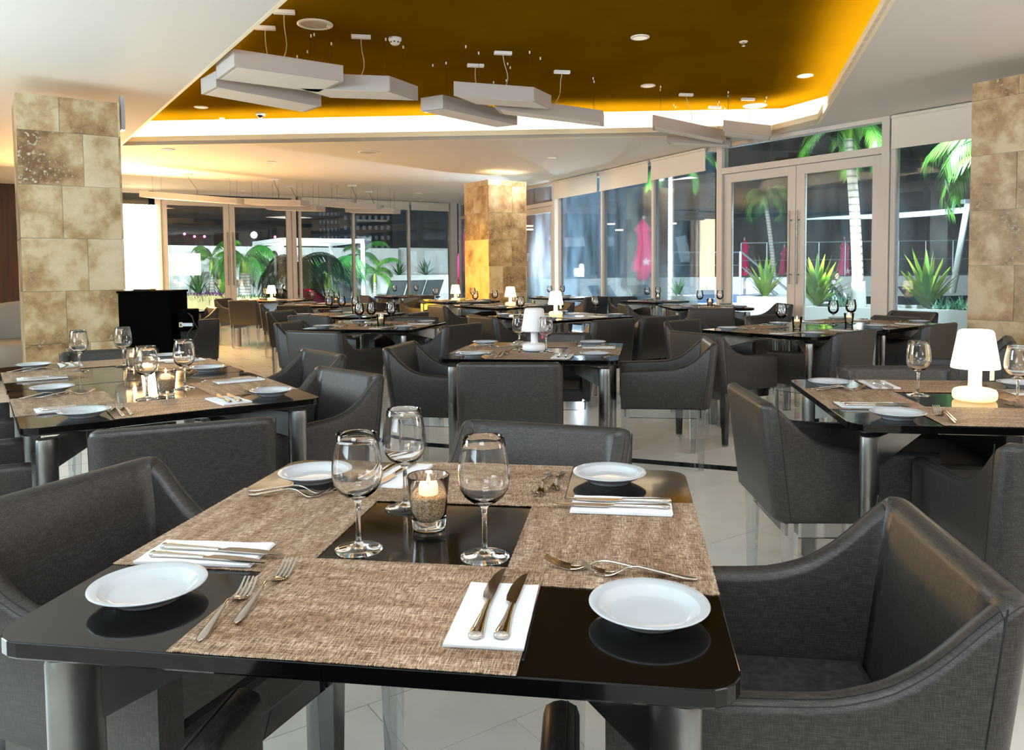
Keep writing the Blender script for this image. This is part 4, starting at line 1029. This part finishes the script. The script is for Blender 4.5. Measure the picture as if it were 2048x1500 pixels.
# raised terrace wall with pool in front
rt = empty('terrace_wall'); tag(rt, 'white raised terrace wall beyond the blue pool', 'wall')
a, b = px(1205, 556, 24), px(1480, 556, 24); part('wall_panel', MB().wall(a, b, -.05, a.z, .25), 'stucco', rt)
a2 = px(1480, 556, 24); b2 = px(1580, 556, 23.9)
part('wall_panel', MB().wall(a2+Vector((.01, 0, 0)), b2, -.05, a2.z, .25), 'stucco', rt)
rd = empty('upper_terrace'); tag(rd, 'raised upper terrace floor carrying the pink umbrellas', 'terrace')
part('slab', MB().prism([(a.x-2, 24.2), (18, 24.2), (22, 40), (a.x-3, 40)], .3, a.z-.02), 'deck', rd)
pool = empty('swimming_pool'); tag(pool, 'bright blue swimming pool between terrace walls', 'pool')
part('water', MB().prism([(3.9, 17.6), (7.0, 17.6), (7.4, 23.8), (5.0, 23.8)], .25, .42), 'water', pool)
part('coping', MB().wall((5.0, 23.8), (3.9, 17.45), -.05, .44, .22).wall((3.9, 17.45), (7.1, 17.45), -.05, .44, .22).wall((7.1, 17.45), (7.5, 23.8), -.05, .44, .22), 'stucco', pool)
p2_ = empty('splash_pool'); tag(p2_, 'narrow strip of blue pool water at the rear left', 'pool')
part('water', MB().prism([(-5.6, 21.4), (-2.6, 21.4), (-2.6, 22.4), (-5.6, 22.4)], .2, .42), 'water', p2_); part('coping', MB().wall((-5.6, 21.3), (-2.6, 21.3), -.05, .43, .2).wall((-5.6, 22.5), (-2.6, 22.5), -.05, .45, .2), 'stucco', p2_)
# rear planter wall with agaves above the loungers
P5 = [px(735, 551, 31), px(900, 551, 32)]
planter('rear_planter', [Vector((P5[0].x, P5[0].y, 0)), Vector((P5[1].x, P5[1].y, 0)), Vector((P5[1].x, P5[1].y+1.0, 0)), Vector((P5[0].x, P5[0].y+1.0, 0))], -.05, P5[0].z, .15, 'low white planter wall behind the grey loungers')
a = px(364, 590, 26.5); b = px(470, 589, 27.5); P6 = [Vector((p.x, p.y, 0)) for p in (a, b, b+Vector((-.4, 1.2, 0)), a+Vector((-.4, 1.2, 0)))]; ZP6 = a.z
planter('cream_planter', P6, -.05, ZP6, .12, 'cream planter with warm yellow reflection outside the rear door at left', 'cream')
a = px(455, 595, 25); b = px(560, 594, 25.2); P7 = [Vector((p.x, p.y, 0)) for p in (a, b, b+Vector((-.2, .9, 0)), a+Vector((-.2, .9, 0)))]; ZP7 = a.z
planter('cream_planter', P7, -.05, ZP7, .10, 'cream planter around the thick palm beyond the rear door', 'cream')

def sword_leaf(L, w_, lean, az, curl=.2, base=.0):
    "one sword-shaped leaf, curved, folded along its midrib"
    d = Vector((cos(az), sin(az), 0)); s_ = Vector((-d.y, d.x, 0)); rows = []; n = 7
    for i in range(n+1):
        t = i/n; a_ = lean+curl*t*t*1.2; p = d*(base+L*t*sin(lean+curl*t*.5))+Vector((0, 0, L*t*cos(lean+curl*t*.6))); ww = w_*(.55+.45*sin(min(1, t*1.8)*pi/2))*(1-t**3.2)+.0006
        up = Vector((-d.x*cos(a_), -d.y*cos(a_), sin(a_)))
        rows.append([p-s_*ww+up*ww*.25, p, p+s_*ww+up*ww*.25])
    vs = [q for r in rows for q in r]; fs = []
    for i in range(n):
        for k in (0, 1): fs.append((i*3+k, i*3+k+1, i*3+k+4, i*3+k+3))
    return vs, fs
def agave(p, h, n, label, m='agave', seed=0, width=.035, group='sword-leaved plants in the terrace planters', spread=.75):
    rnd = random.Random(seed); e = empty('sword_leaf_plant', p); tag(e, label, 'plant', group)
    for i in range(n):
        az = 2.399*i+rnd.uniform(-.3, .3); t = i/n; lean = .06+spread*t+rnd.uniform(-.06, .06); mb = MB()
        v_, f_ = sword_leaf(h*(1-.35*t)*rnd.uniform(.8, 1.05), width*rnd.uniform(.8, 1.1), lean, az, rnd.uniform(.1, .45), .01); mb.add(v_, f_, True); part('leaf', mb, m, e)
    part('stem', MB().lathe([(.05, -.06), (.045, .06), (.001, .1)], 8), 'bark', e)
    return e
def frond(L, az, rise, droop, nleaf=30, ll=.34, hang=.6, rnd=None):
    d = Vector((cos(az), sin(az), 0)); s_ = Vector((-d.y, d.x, 0)); pts = []; p = Vector((0, 0, 0)); a_ = rise; n = 14
    for i in range(n+1):
        pts.append(p.copy()); a_ = rise-droop*((i+1)/n)**1.3; p = p+(d*cos(a_)+Vector((0, 0, sin(a_))))*(L/n)
    mb = MB(); mb.tube(pts, [.018*L/1.4*(1-.85*i/n)+.002 for i in range(n+1)], 5)
    vs = []; fs = []
    for k in range(nleaf):
        t = .12+.87*k/(nleaf-1); f_ = t*n; i = min(int(f_), n-1); q = pts[i].lerp(pts[i+1], f_-i); tan = (pts[i+1]-pts[i]).normalized()
        l_ = ll*(sin(min(1, t*1.5+.15)*pi*.5))*(1-.55*max(0, (t-.6)/.4))*(rnd.uniform(.85, 1.1) if rnd else 1)
        for sd in (-1, 1):
            dr = (s_*sd*.75+tan*.65+Vector((0, 0, -hang*.5))).normalized(); md = q+dr*l_*.5+Vector((0, 0, -.0*l_)); tip = q+dr*l_+Vector((0, 0, -hang*l_*.45)); wd = tan*.016*L
            b = len(vs); vs += [q-wd*.6, q+wd*.6, md+wd, tip, md-wd]; fs += [(b, b+1, b+2, b+4), (b+4, b+2, b+3)]
    mb.add(vs, fs, True); return mb
def palm(p, label, trunk_h=2.0, tr=.08, nf=11, L=1.3, seed=0, m='leaf', lean=(0, 0), ll=.34, group='palms on the terrace', hang=.6, rise=(1.2, .1), droop=2.1, white=False):
    rnd = random.Random(seed); e = empty('palm_tree', p); tag(e, label, 'palm', group)
    top = Vector((lean[0], lean[1], trunk_h)); path = [Vector((lean[0]*(i/8)**1.6, lean[1]*(i/8)**1.6, trunk_h*i/8)) for i in range(9)]
    rr_ = [tr*(1.25 if i == 0 else 1-.25*i/8) for i in range(9)]; part('trunk', MB().tube(path, rr_, 10), 'bark', e)
    if white: part('painted_base', MB().lathe([(tr*1.32, 0), (tr*1.12, .40)], 12, cap1=True), 'stucco', e)
    part('crownshaft', MB().tube([top-Vector((0, 0, .02)), top+Vector((0, 0, .18*L)), top+Vector((0, 0, .30*L))], [tr*.85, tr*.7, tr*.3], 8), 'agave', e)
    for i in range(nf):
        t = i/(nf-1); az = 2.399*i+rnd.uniform(-.25, .25); ri = rise[0]+(rise[1]-rise[0])*t+rnd.uniform(-.1, .1)
        o = part('frond', frond(L*rnd.uniform(.85, 1.1), az, ri, droop*rnd.uniform(.85, 1.1), 30, ll*L/1.3, hang, rnd), m, e); o.location = top+Vector((0, 0, .26*L))
    return e
# tall palm and its neighbours at right
pb = px(1716, 640, 10.9); pt = px(1697, 268, 10.9)
palm((pb.x, pb.y, ZP1-.05), 'tall palm with white painted foot behind the right door leaf', pt.z-ZP1, .082, 12, 1.05, 3, lean=(pt.x-pb.x, 0), ll=.36, white=True, rise=(1.1, -.15), droop=2.0)
pb = px(1549, 560, 26); pt = px(1532, 412, 26)
palm((pb.x, pb.y, .4), 'small palm with drooping crown seen through the left door leaf', pt.z-.4, .09, 15, 1.15, 5, lean=(pt.x-pb.x, 0), ll=.42, hang=1.0, rise=(1.3, .2), droop=2.6)
pb = px(2012, 640, 9.4); pt = px(2000, 335, 9.4)
palm((pb.x, pb.y, ZP1-.1), 'palm whose frond arches out beside the right pillar', pt.z-ZP1, .08, 11, 1.15, 8, lean=(-.05, 0), ll=.36, rise=(1.1, .1), droop=2.3, hang=1.0)
pb = px(1340, 600, 17.5); pt = px(1338, 345, 17.5)
palm((pb.x, pb.y, .0), 'slim tall palm trunk left of the double door', pt.z, .062, 9, 1.3, 9, lean=(0, 0), ll=.36)
# palms at the rear left
pb = px(418, 588, 27); palm((pb.x, pb.y+.3, ZP6-.05), 'bushy palm rising from the cream planter', .9, .10, 7, 1.35, 12, ll=.42, rise=(1.4, .3), droop=2.0, m='leaf', hang=.9)
pb = px(488, 596, 25.4); palm((pb.x, pb.y+.1, ZP7-.05), 'thick trunked palm beyond the rear door', .85, .21, 9, 1.5, 14, ll=.5, rise=(1.25, .1), droop=2.4, m='leafdark', hang=1.0)
pb = px(590, 600, 21.0); palm((pb.x, pb.y, 0), 'big palm with arching fronds behind the rear door frame', .95, .12, 9, 1.5, 15, ll=.55, rise=(1.1, .0), droop=2.3, m='leaf', hang=1.0)
pb = px(655, 600, 23.0); palm((pb.x, pb.y, 0), 'dense palm just right of the rear door frame', .75, .12, 10, 1.45, 19, ll=.5, rise=(1.3, .05), droop=2.3, m='leafdark', hang=1.0)
pb = px(750, 596, 27.0); palm((pb.x, pb.y, .3), 'young palm in front of the pergola at its right', .55, .06, 7, 1.1, 23, ll=.36, rise=(1.3, .2), droop=2.2, m='leaf', hang=.8)
pb = px(725, 570, 29.0); palm((pb.x, pb.y, .3), 'palm behind the young one by the pergola post', 1.2, .07, 7, 1.15, 27, ll=.36, rise=(1.3, .2), droop=2.2, m='leaf', hang=.8)
# sword-leaved plants
q = px(1541, 594, 14.2); agave((q.x, q.y+.3, ZP2-.04), .84, 30, 'sword-leaved plant in the white box planter', seed=1, width=.046)
q = px(1648, 612, 11.0); agave((q.x, q.y+.25, ZP1-.04), .92, 32, 'large sword-leaved plant behind the right door leaf', seed=2, width=.05)
q = px(1862, 620, 10.3); agave((q.x, q.y+.1, ZP1-.04), .90, 26, 'large sword-leaved plant left of the right pillar', seed=4, width=.05)
q = px(1362, 590, 16.6); agave((q.x, q.y+.3, ZP3-.04), .55, 14, 'small sword-leaved plant left of the double door', m='leaf', seed=5, width=.03)
q = px(388, 588, 26.9); agave((q.x, q.y+.4, ZP6-.04), 1.15, 18, 'spiky plant at the left end of the cream planter', seed=6, width=.05, m='leaf')
q = px(435, 588, 27.2); agave((q.x, q.y+.4, ZP6-.04), 1.0, 14, 'spiky plant at the right end of the cream planter', seed=7, width=.05, m='agave')
q = px(795, 551, 31.4); agave((q.x, q.y+.4, P5[0].z-.04), .75, 22, 'dark spiky plant at left on the rear planter wall', seed=8, width=.04, m='leafdark', spread=1.1)
q = px(850, 551, 31.8); agave((q.x, q.y+.4, P5[0].z-.04), .85, 24, 'dark spiky plant at right on the rear planter wall', seed=9, width=.04, m='leafdark', spread=1.1)
def clump(name, p, r, n, label, m, seed=0, h=.12):
    rnd = random.Random(seed); mb = MB()
    for i in range(n):
        a_ = rnd.uniform(0, 6.28); d_ = r*math.sqrt(rnd.random()); v_, f_ = sword_leaf(h*rnd.uniform(.6, 1.2), .012, rnd.uniform(.1, 1.2), rnd.uniform(0, 6.28), .3)
        mb.add([Vector(x)+Vector((cos(a_)*d_*1.6, sin(a_)*d_, 0)) for x in v_], f_, True)
    o = obj(name, mb.mesh(name, M[m]), loc=p); tag(o, label, 'ground cover', kind='stuff')
q = px(1690, 612, 10.9); clump('succulents', (q.x, q.y+.12, ZP1-.05), .10, 60, 'pale green succulents at the foot of the tall palm', 'mint', 1, .26)
q = px(1925, 622, 9.9); clump('succulents', (q.x, q.y+.12, ZP1-.05), .2, 130, 'pale mint succulents by the right pillar', 'mint', 2, .22)
q = px(400, 588, 26.6); clump('bedding_plants', (q.x, q.y+.15, ZP6-.04), .55, 160, 'purple bedding plants in the cream planter', 'purple', 3, .2)
q = px(512, 594, 25.0); clump('bedding_plants', (q.x, q.y+.2, ZP7-.04), .5, 120, 'green and low bedding round the thick palm', 'leafdark', 4, .2)

# closed pink umbrellas
def umbrella(p, H, R_, label, seed=0):
    rnd = random.Random(seed); e = empty('closed_umbrella', p); tag(e, label, 'umbrella', 'closed pink umbrellas on the terrace')
    part('pole', MB().tube([(0, 0, 0), (0, 0, H+.06)], .03, 8), 'railing', e); part('finial', MB().lathe([(.04, H+.0), (.045, H+.05), (.001, H+.1)], 10), 'railing', e)
    n = 48; rings = []
    for z, r_ in ((H, .02), (H-.14, .09), (H-.30, .185), (H-.34, .18), (H-.40, .135), (H-.7, .15), (H-1.0, .20), (H-1.3, .27), (H-1.36, .26), (H-1.44, .15), (H-1.62, .13)):
        ring_ = []
        for i in range(n):
            a_ = 2*pi*i/n; k = .80+.20*abs(cos(a_*4+seed)); zz = z-(.10*abs(sin(a_*4+seed)) if z < H-1.2 else 0); r2 = r_*R_*k; ring_.append((cos(a_)*r2+.03*sin(z*4+seed), sin(a_)*r2, zz))
        rings.append(ring_)
    cn = part('canopy', MB().loops(rings, cap0=True, cap1=False), 'pink', e); cn.modifiers.new('thick', 'SOLIDIFY').thickness = .01
    st = MB(); pts_ = []
    for k in range(10):
        a_ = pi/2+pi*k/5; rr_ = .13 if k % 2 == 0 else .055; pts_.append((rr_*cos(a_), rr_*sin(a_)))
    st.loops([[(x, -.262*R_-.02, H-1.2+y) for x, y in pts_], [(x, -.275*R_-.02, H-1.2+y) for x, y in pts_]], smooth=False); part('star_print', st, 'whiteprint', e)
    return e
def umb(u, vt, Y, gz, label, seed, R_=1.0):
    p = px(u, vt, Y); umbrella((p.x, p.y, gz), p.z-gz, R_, label, seed)
ZT = .87
umb(1287, 437, 21.5, .0, 'big closed pink umbrella near the floodlight', 1, 1.35)
umb(1489, 478, 30, ZT, 'closed pink umbrella seen through the left door leaf', 2, 1.0)
umb(1569, 492, 32, ZT, 'closed pink umbrella partly hidden by the door stile', 3, 1.0)
umb(1689, 478, 29, ZT, 'closed pink umbrella behind the tall palm trunk', 4, 1.1)
umb(930, 462, 24, .0, 'closed pink umbrella seen left of the middle pillar', 5, 1.3)
umb(905, 505, 34, -.05, 'small far pink umbrella at the rear glass corner', 6, 1.0)

# railings
def railing(name, pts, z0, h, label, posts, m='railing', tilt=0):
    e = empty(name); tag(e, label, 'railing')
    for a, b in zip(pts, pts[1:]):
        part('handrail', MB().tube([a+Vector((0, 0, h)), b+Vector((0, 0, h))], .028, 6), m, e)
        part('midrail', MB().tube([a+Vector((0, 0, h*.5)), b+Vector((0, 0, h*.5))], .012, 5), m, e)
        for i in range(posts+1):
            q = a.lerp(b, i/posts); part('post', MB().tube([q, q+Vector((0, 0, h))], .03, 6), m, e)
    return e
a = px(1345, 556, 24.1); b = px(1480, 556, 24.1)
railing('pool_railing', [a, px(1400, 556, 24.1)], 0, .80, 'white railing on the raised wall left of the double door', 1)
railing('pool_railing', [px(1415, 556, 24.1), b], 0, .80, 'white railing on the raised wall with sloping stair rail', 1)
a = px(1482, 556, 27); a.z = ZT; b = px(1960, 556, 26); b.z = ZT
railing('upper_railing', [a, b], 0, 1.22, 'long dark railing across the upper terrace', 9)
e = empty('stair_railing'); tag(e, 'sloping stair rail crossing the pink umbrella', 'railing'); part('handrail', MB().tube([px(1482, 503, 23), px(1575, 580, 21.5)], .03, 6), 'railing', e); part('midrail', MB().tube([px(1482, 533, 23), px(1560, 592, 21.5)], .02, 6), 'railing', e)
part('post', MB().tube([px(1481, 503, 23), px(1480, 590, 23)], .04, 6), 'stucco', e)

# pergola
def pergola(pts, h, label):
    e = empty('pergola'); tag(e, label, 'pergola', 'white pergola frames on the terrace')
    for p in pts: part('post', MB().box((p.x, p.y, h/2), (.11, .11, h), rz=BY), 'stucco', e)
    for a, b in zip(pts, pts[1:]+pts[:1]): part('beam', MB().wall(a, b, h, h+.13, .11), 'stucco', e)
    return e
hb = EYE+1.0
pg = [onz(508, 489, hb), onz(563, 482, hb), onz(725, 484, hb), onz(661, 491, hb)]; pg = [Vector((p.x, p.y, 0)) for p in pg]
e = pergola(pg, hb-.03, 'white pergola frame around the palms beyond the rear door')
a, b = pg[0], pg[1]; part('banner', MB().wall(a+(b-a)*.08, b-(b-a)*.04, hb-.52, hb-.12, .02), 'white', e)
part('banner_trim', MB().wall(a+(b-a)*.06, a+(b-a)*.16, hb-.50, hb-.16, .03), 'cream', e)

# loungers
def lounger_proto():
    e = empty('sun_lounger'); fr = MB()
    for sx in (-.32, .32): fr.tube([(sx, -.95, .32), (sx, .25, .32)], .022, 6)
    for y in (-.95, -.3, .25): fr.tube([(-.32, y, .32), (.32, y, .32)], .018, 6)
    part('frame', fr, 'lframe', e)
    for sx in (-.32, .32):
        for y in (-.8, .2): part('leg', MB().tube([(sx, y, .32), (sx, y*1.08, 0)], .02, 6), 'lframe', e)
    part('seat', MB().box((0, -.35, .335), (.6, 1.2, .012)), 'lounger', e)
    b = part('backrest', MB().hexa([(-.31, .25, .33), (.31, .25, .33), (.31, .27, .345), (-.31, .27, .345), (-.31, .72, .93), (.31, .72, .93), (.31, .74, .92), (-.31, .74, .92)]), 'lounger', e)
    part('backrest_rail', MB().tube([(-.32, .25, .335), (-.32, .73, .93), (.32, .73, .93), (.32, .25, .335)], .016, 6), 'lframe', b)
    return e
lp = lounger_proto(); g_ = 'grey sling sun loungers on the terrace'
for u, v, Y, z, rz, l in ((783, 575, 28, 0, 210, 'grey sun lounger leftmost of three before the rear wall'), (820, 575, 28.4, 0, 210, 'grey sun lounger in the middle of three before the rear wall'), (855, 573, 28.8, 0, 210, 'grey sun lounger rightmost of three before the rear wall'),
                       (1740, 600, 15.0, 0, 60, 'dark sun lounger behind the tall palm trunk'), (1905, 590, 12.6, 0, 30, 'dark sun lounger left of the right pillar'), (1250, 590, 15.6, 0, 40, 'grey sun lounger under the big pink umbrella'), (1330, 598, 15.6, 0, 40, 'grey sun lounger beside the slim palm trunk'), (1590, 590, 16.2, 0, 75, 'sun lounger beyond the planter plants')):
    p = px(u, v, Y); place(lp, (p.x, p.y, z-.05 if z == 0 else z), R(rz), l, 'lounger', g_)
for u, v, Y, rz, l in ((580, 590, 18.6, 150, 'timber framed lounger left of the rear door frame'), (640, 592, 18.2, 150, 'timber framed lounger right of the rear door frame')):
    p = px(u, v, Y); e = empty('timber_lounger', (p.x, p.y, 0), R(rz)); tag(e, l, 'lounger', 'timber framed loungers')
    for sx in (-.3, .3): part('side_rail', MB().hexa([(sx-.025, -.5, .2), (sx+.025, -.5, .2), (sx+.025, -.4, .2), (sx-.025, -.4, .2), (sx-.025, .5, .85), (sx+.025, .5, .85), (sx+.025, .6, .85), (sx-.025, .6, .85)]), 'wood', e)
    part('sling', MB().hexa([(-.28, -.45, .22), (.28, -.45, .22), (.28, -.43, .22), (-.28, -.43, .22), (-.28, .53, .84), (.28, .53, .84), (.28, .55, .84), (-.28, .55, .84)]), 'pink' if u > 600 else 'lounger', e)
    for sx in (-.3, .3): part('leg', MB().tube([(sx, -.45, .24), (sx, -.45, 0)], .02, 6), 'wood', e); part('leg', MB().tube([(sx, .1, .5), (sx, .3, 0)], .02, 6), 'wood', e)

# slanting white post, floodlight
a, b = px(1937, 403, 11.4), px(1905, 585, 12.0); e = empty('slanting_post'); tag(e, 'slanting white post beside the right stone pillar', 'post')
part('post', MB().tube([b, a], .05, 4), 'stucco', e); part('cap', MB().box(a, (.16, .12, .06)), 'railing', e)
e = empty('floodlight', px(1157, 545, 17.2)); tag(e, 'dazzling white floodlight outside left of the big pink umbrella', 'floodlight')
part('housing', MB().box((0, .06, 0), (.24, .1, .2)), 'darkplastic', e); part('lens', MB().box((0, 0, 0), (.17, .01, .13)), 'flood', e); part('stand', MB().tube([(0, .07, -.1), (0, .07, -1.2)], .02, 6), 'railing', e)

# person resting outside
def person(p, rz):
    v = [(0, 0, .42), (0, .02, .60), (0, .05, .80), (0, .05, .92), (0, .04, 1.02), (0, .03, 1.12), (.17, .05, .86), (.24, -.02, .64), (.16, -.2, .55), (-.17, .05, .86), (-.24, -.02, .64), (-.16, -.2, .55), (.10, -.40, .45), (.12, -.44, .06), (.12, -.56, .03), (-.10, -.40, .45), (-.12, -.44, .06), (-.12, -.56, .03)]
    ed = [(0, 1), (1, 2), (2, 3), (3, 4), (4, 5), (2, 6), (6, 7), (7, 8), (2, 9), (9, 10), (10, 11), (0, 12), (12, 13), (13, 14), (0, 15), (15, 16), (16, 17)]
    rad = [.15, .13, .15, .06, .085, .07, .06, .045, .03, .06, .045, .03, .085, .05, .035, .085, .05, .035]
    e = empty('person', p, rz); me = bpy.data.meshes.new('body'); me.from_pydata(v, ed, []); me.materials.append(M['cloth']); o = obj('body', me, e)
    sk = o.modifiers.new('skin', 'SKIN')
    for i, r_ in enumerate(rad): me.skin_vertices[0].data[i].radius = (r_, r_)
    me.skin_vertices[0].data[0].use_root = True
    o.modifiers.new('sub', 'SUBSURF').levels = 1; o.modifiers['sub'].render_levels = 2
    h = part('hair', MB().lathe([(.001, .13), (.07, .11), (.105, .04), (.10, -.05), (.08, -.12), (.001, -.12)], 12), 'hair', e); h.location = (0, .045, 1.08)
    part('face', MB().lathe([(.001, .08), (.05, .06), (.07, 0), (.05, -.07), (.001, -.09)], 12), 'skin', e).location = (0, -.035, 1.06)
    part('bench', MB().box((0, .05, .17), (.5, .45, .34)), 'lounger', e) if False else None
    tag(e, 'dark-haired person in white sitting outside behind the sword-leaved plant', 'person'); return e
q = px(1671, 590, 19.0); pe = person((q.x, q.y, -.05), R(30))
se = empty('garden_stool', (q.x, q.y, -.05), R(30)); tag(se, 'low dark stool under the seated person outside', 'stool'); part('seat', MB().box((0, .05, .26), (.45, .42, .06)), 'lframe', se)
for sx in (-.18, .18):
    for sy in (-.1, .2): part('leg', MB().tube([(sx, sy, .23), (sx, sy, 0)], .02, 5), 'lframe', se)

# ------------------------------------------------------------------ buildings far off
def building(name, p, w_, d_, h, rz, label, rows=0, cols=0, m='tower'):
    e = empty(name, p, rz); tag(e, label, 'building'); part('block', MB().box((0, 0, h/2), (w_, d_, h)), m, e)
    rnd = random.Random(int(w_*10)); cw, chh = w_/(cols+1) if cols else 0, h/(rows+1) if rows else 0
    cnt = 0
    for r_ in range(rows):
        for c_ in range(cols):
            if cnt > 280: break
            cnt += 1; part('window', MB().box((-w_/2+cw*(c_+1), -d_/2-.02, chh*(r_+1)), (cw*.45, .06, chh*.4)), 'winlit', e)
    return e
def far(u, Y): q_ = px(u, 540, Y); return (q_.x, q_.y, -.05)
building('tower_block', far(672, 75), 3.2, 4, 17, R(10), 'dark tower with a grid of faint windows behind the rear glass', 22, 8)
building('tower_block', far(620, 95), 5.2, 6, 12.5, R(10), 'dark slab block left of the tower', 0, 0, 'darkwall')
building('tower_block', far(765, 62), 6.0, 5, 13, R(5), 'dark wide building behind the rear right windows', 16, 12)
building('tower_block', far(860, 52), 4.2, 5, 12, R(0), 'dark building nearest the rear glass corner', 0, 0, 'darkwall')
for u, Y, w_, h, l in ((385, 80, 3.0, 5.0, 'low far building with red lights at left'), (405, 90, 4.0, 5.6, 'low far block between red lights'), (500, 85, 3.4, 5.6, 'low far building with a white floodlight'), (545, 90, 4.0, 4.9, 'low far building at the right of the rear door')):
    building('low_building', far(u, Y), w_, 3, h, 0, l, 2, 4)
for u, v, Y, m_, l in ((369, 468, 78, 'redlight', 'red rooftop light highest at left'), (389, 473, 78, 'redlight', 'red rooftop light in the middle'), (409, 473, 78, 'redlight', 'red rooftop light at the right'), (508, 470, 80, 'whitelight', 'white rooftop floodlight left of the pergola'), (399, 482, 80, 'whitelight', 'small white light under the red ones'), (550, 474, 80, 'redlight', 'faint red light above the pergola'), (722, 433, 60, 'redlight', 'red light high on the dark building'), (757, 483, 60, 'shadebody', 'amber lit window low on the dark building'), (870, 497, 50, 'whitelight', 'white lamp near the rear glass corner')):
    e = empty('distant_light', px(u, v, Y)); tag(e, l, 'light'); s_ = .0055*Y*(.6 if m_ != 'whitelight' or u != 508 else 1.6)/2
    part('mast', MB().tube([(0, 0, -e.location.z-.05), (0, 0, -s_)], .05, 5), 'tower', e); part('bulb', MB().lathe([(.001, -s_), (s_*.7, -s_*.7), (s_, 0), (s_*.7, s_*.7), (.001, s_)], 10), m_, e)
# opposite wing of the hotel with its lit canopy
wg = empty('hotel_wing'); tag(wg, 'dark opposite wing with a curved lit canopy', 'building')
wp = [Vector((-.5, 46, 0)), Vector((6, 44.5, 0)), Vector((14, 42, 0)), Vector((22, 37, 0)), Vector((29, 29, 0)), Vector((33, 20, 0))]
mb = MB()
for a, b in zip(wp, wp[1:]): mb.wall(a, b, -.05, 14, .5)
part('facade', mb, 'darkwall', wg)
cn = []; 
for u, v0, v1, Y in ((1600, 438, 438.8, 34), (1660, 433, 437, 31), (1720, 429.5, 436.5, 28.5), (1790, 426, 435.5, 26), (1860, 421, 431, 24), (1930, 414, 425, 22), (2010, 406, 418, 20)):
    cn.append([px(u, v1, Y), px(u, v1, Y)+Vector((0, .5, 0)), px(u, v0, Y)+Vector((0, .5, 0)), px(u, v0, Y)])
part('canopy_light', MB().loops(cn, smooth=False), 'arc', wg)
ca = []
for u, v0, v1, Y in ((1600, 380, 436, 34.6), (1660, 366, 431, 31.6), (1720, 352, 428, 29.1), (1790, 338, 425, 26.6), (1860, 322, 420, 24.6), (1930, 300, 413, 22.6), (2010, 276, 405, 20.6)):
    ca.append([px(u, v1, Y), px(u, v1, Y)+Vector((0, 1.5, 0)), px(u, v0, Y)+Vector((0, 1.5, 0)), px(u, v0, Y)])
part('canopy', MB().loops(ca, smooth=False), 'tower', wg)
# lit room of the side wing seen through the glass right of the middle pillar
sw = empty('side_wing'); tag(sw, 'side wing with warm lit interior beyond the glass right of the pillar', 'building')
M['warmwall'] = mat('warm_lit_wall', srgb(200, 140, 110), .8); M['warmlight'] = mat('small_warm_downlight', (1, .8, .5, 1), .5, emit=(1, .7, .45, 1), es=14)
a, b = px(1040, 540, 33), px(1135, 540, 30)
for i in range(3):
    p, q = a.lerp(b, i/3), a.lerp(b, (i+1)/3); e_ = (q-p)*.16
    part('wall_panel', MB().wall(p+e_, q-e_, .4, 4.6, .2), 'warmwall', sw)
for u, v in ((1058, 452), (1058, 459), (1222, 448), (1238, 460), (1345, 447)):
    p = px(u, v, 29); part('ceiling_lamp', MB().box(p, (.28, .05, .05)), 'warmlight', sw)
spot('side_wing_glow', px(1085, 480, 25), px(1085, 520, 32), 260, (1, .5, .35), 90)
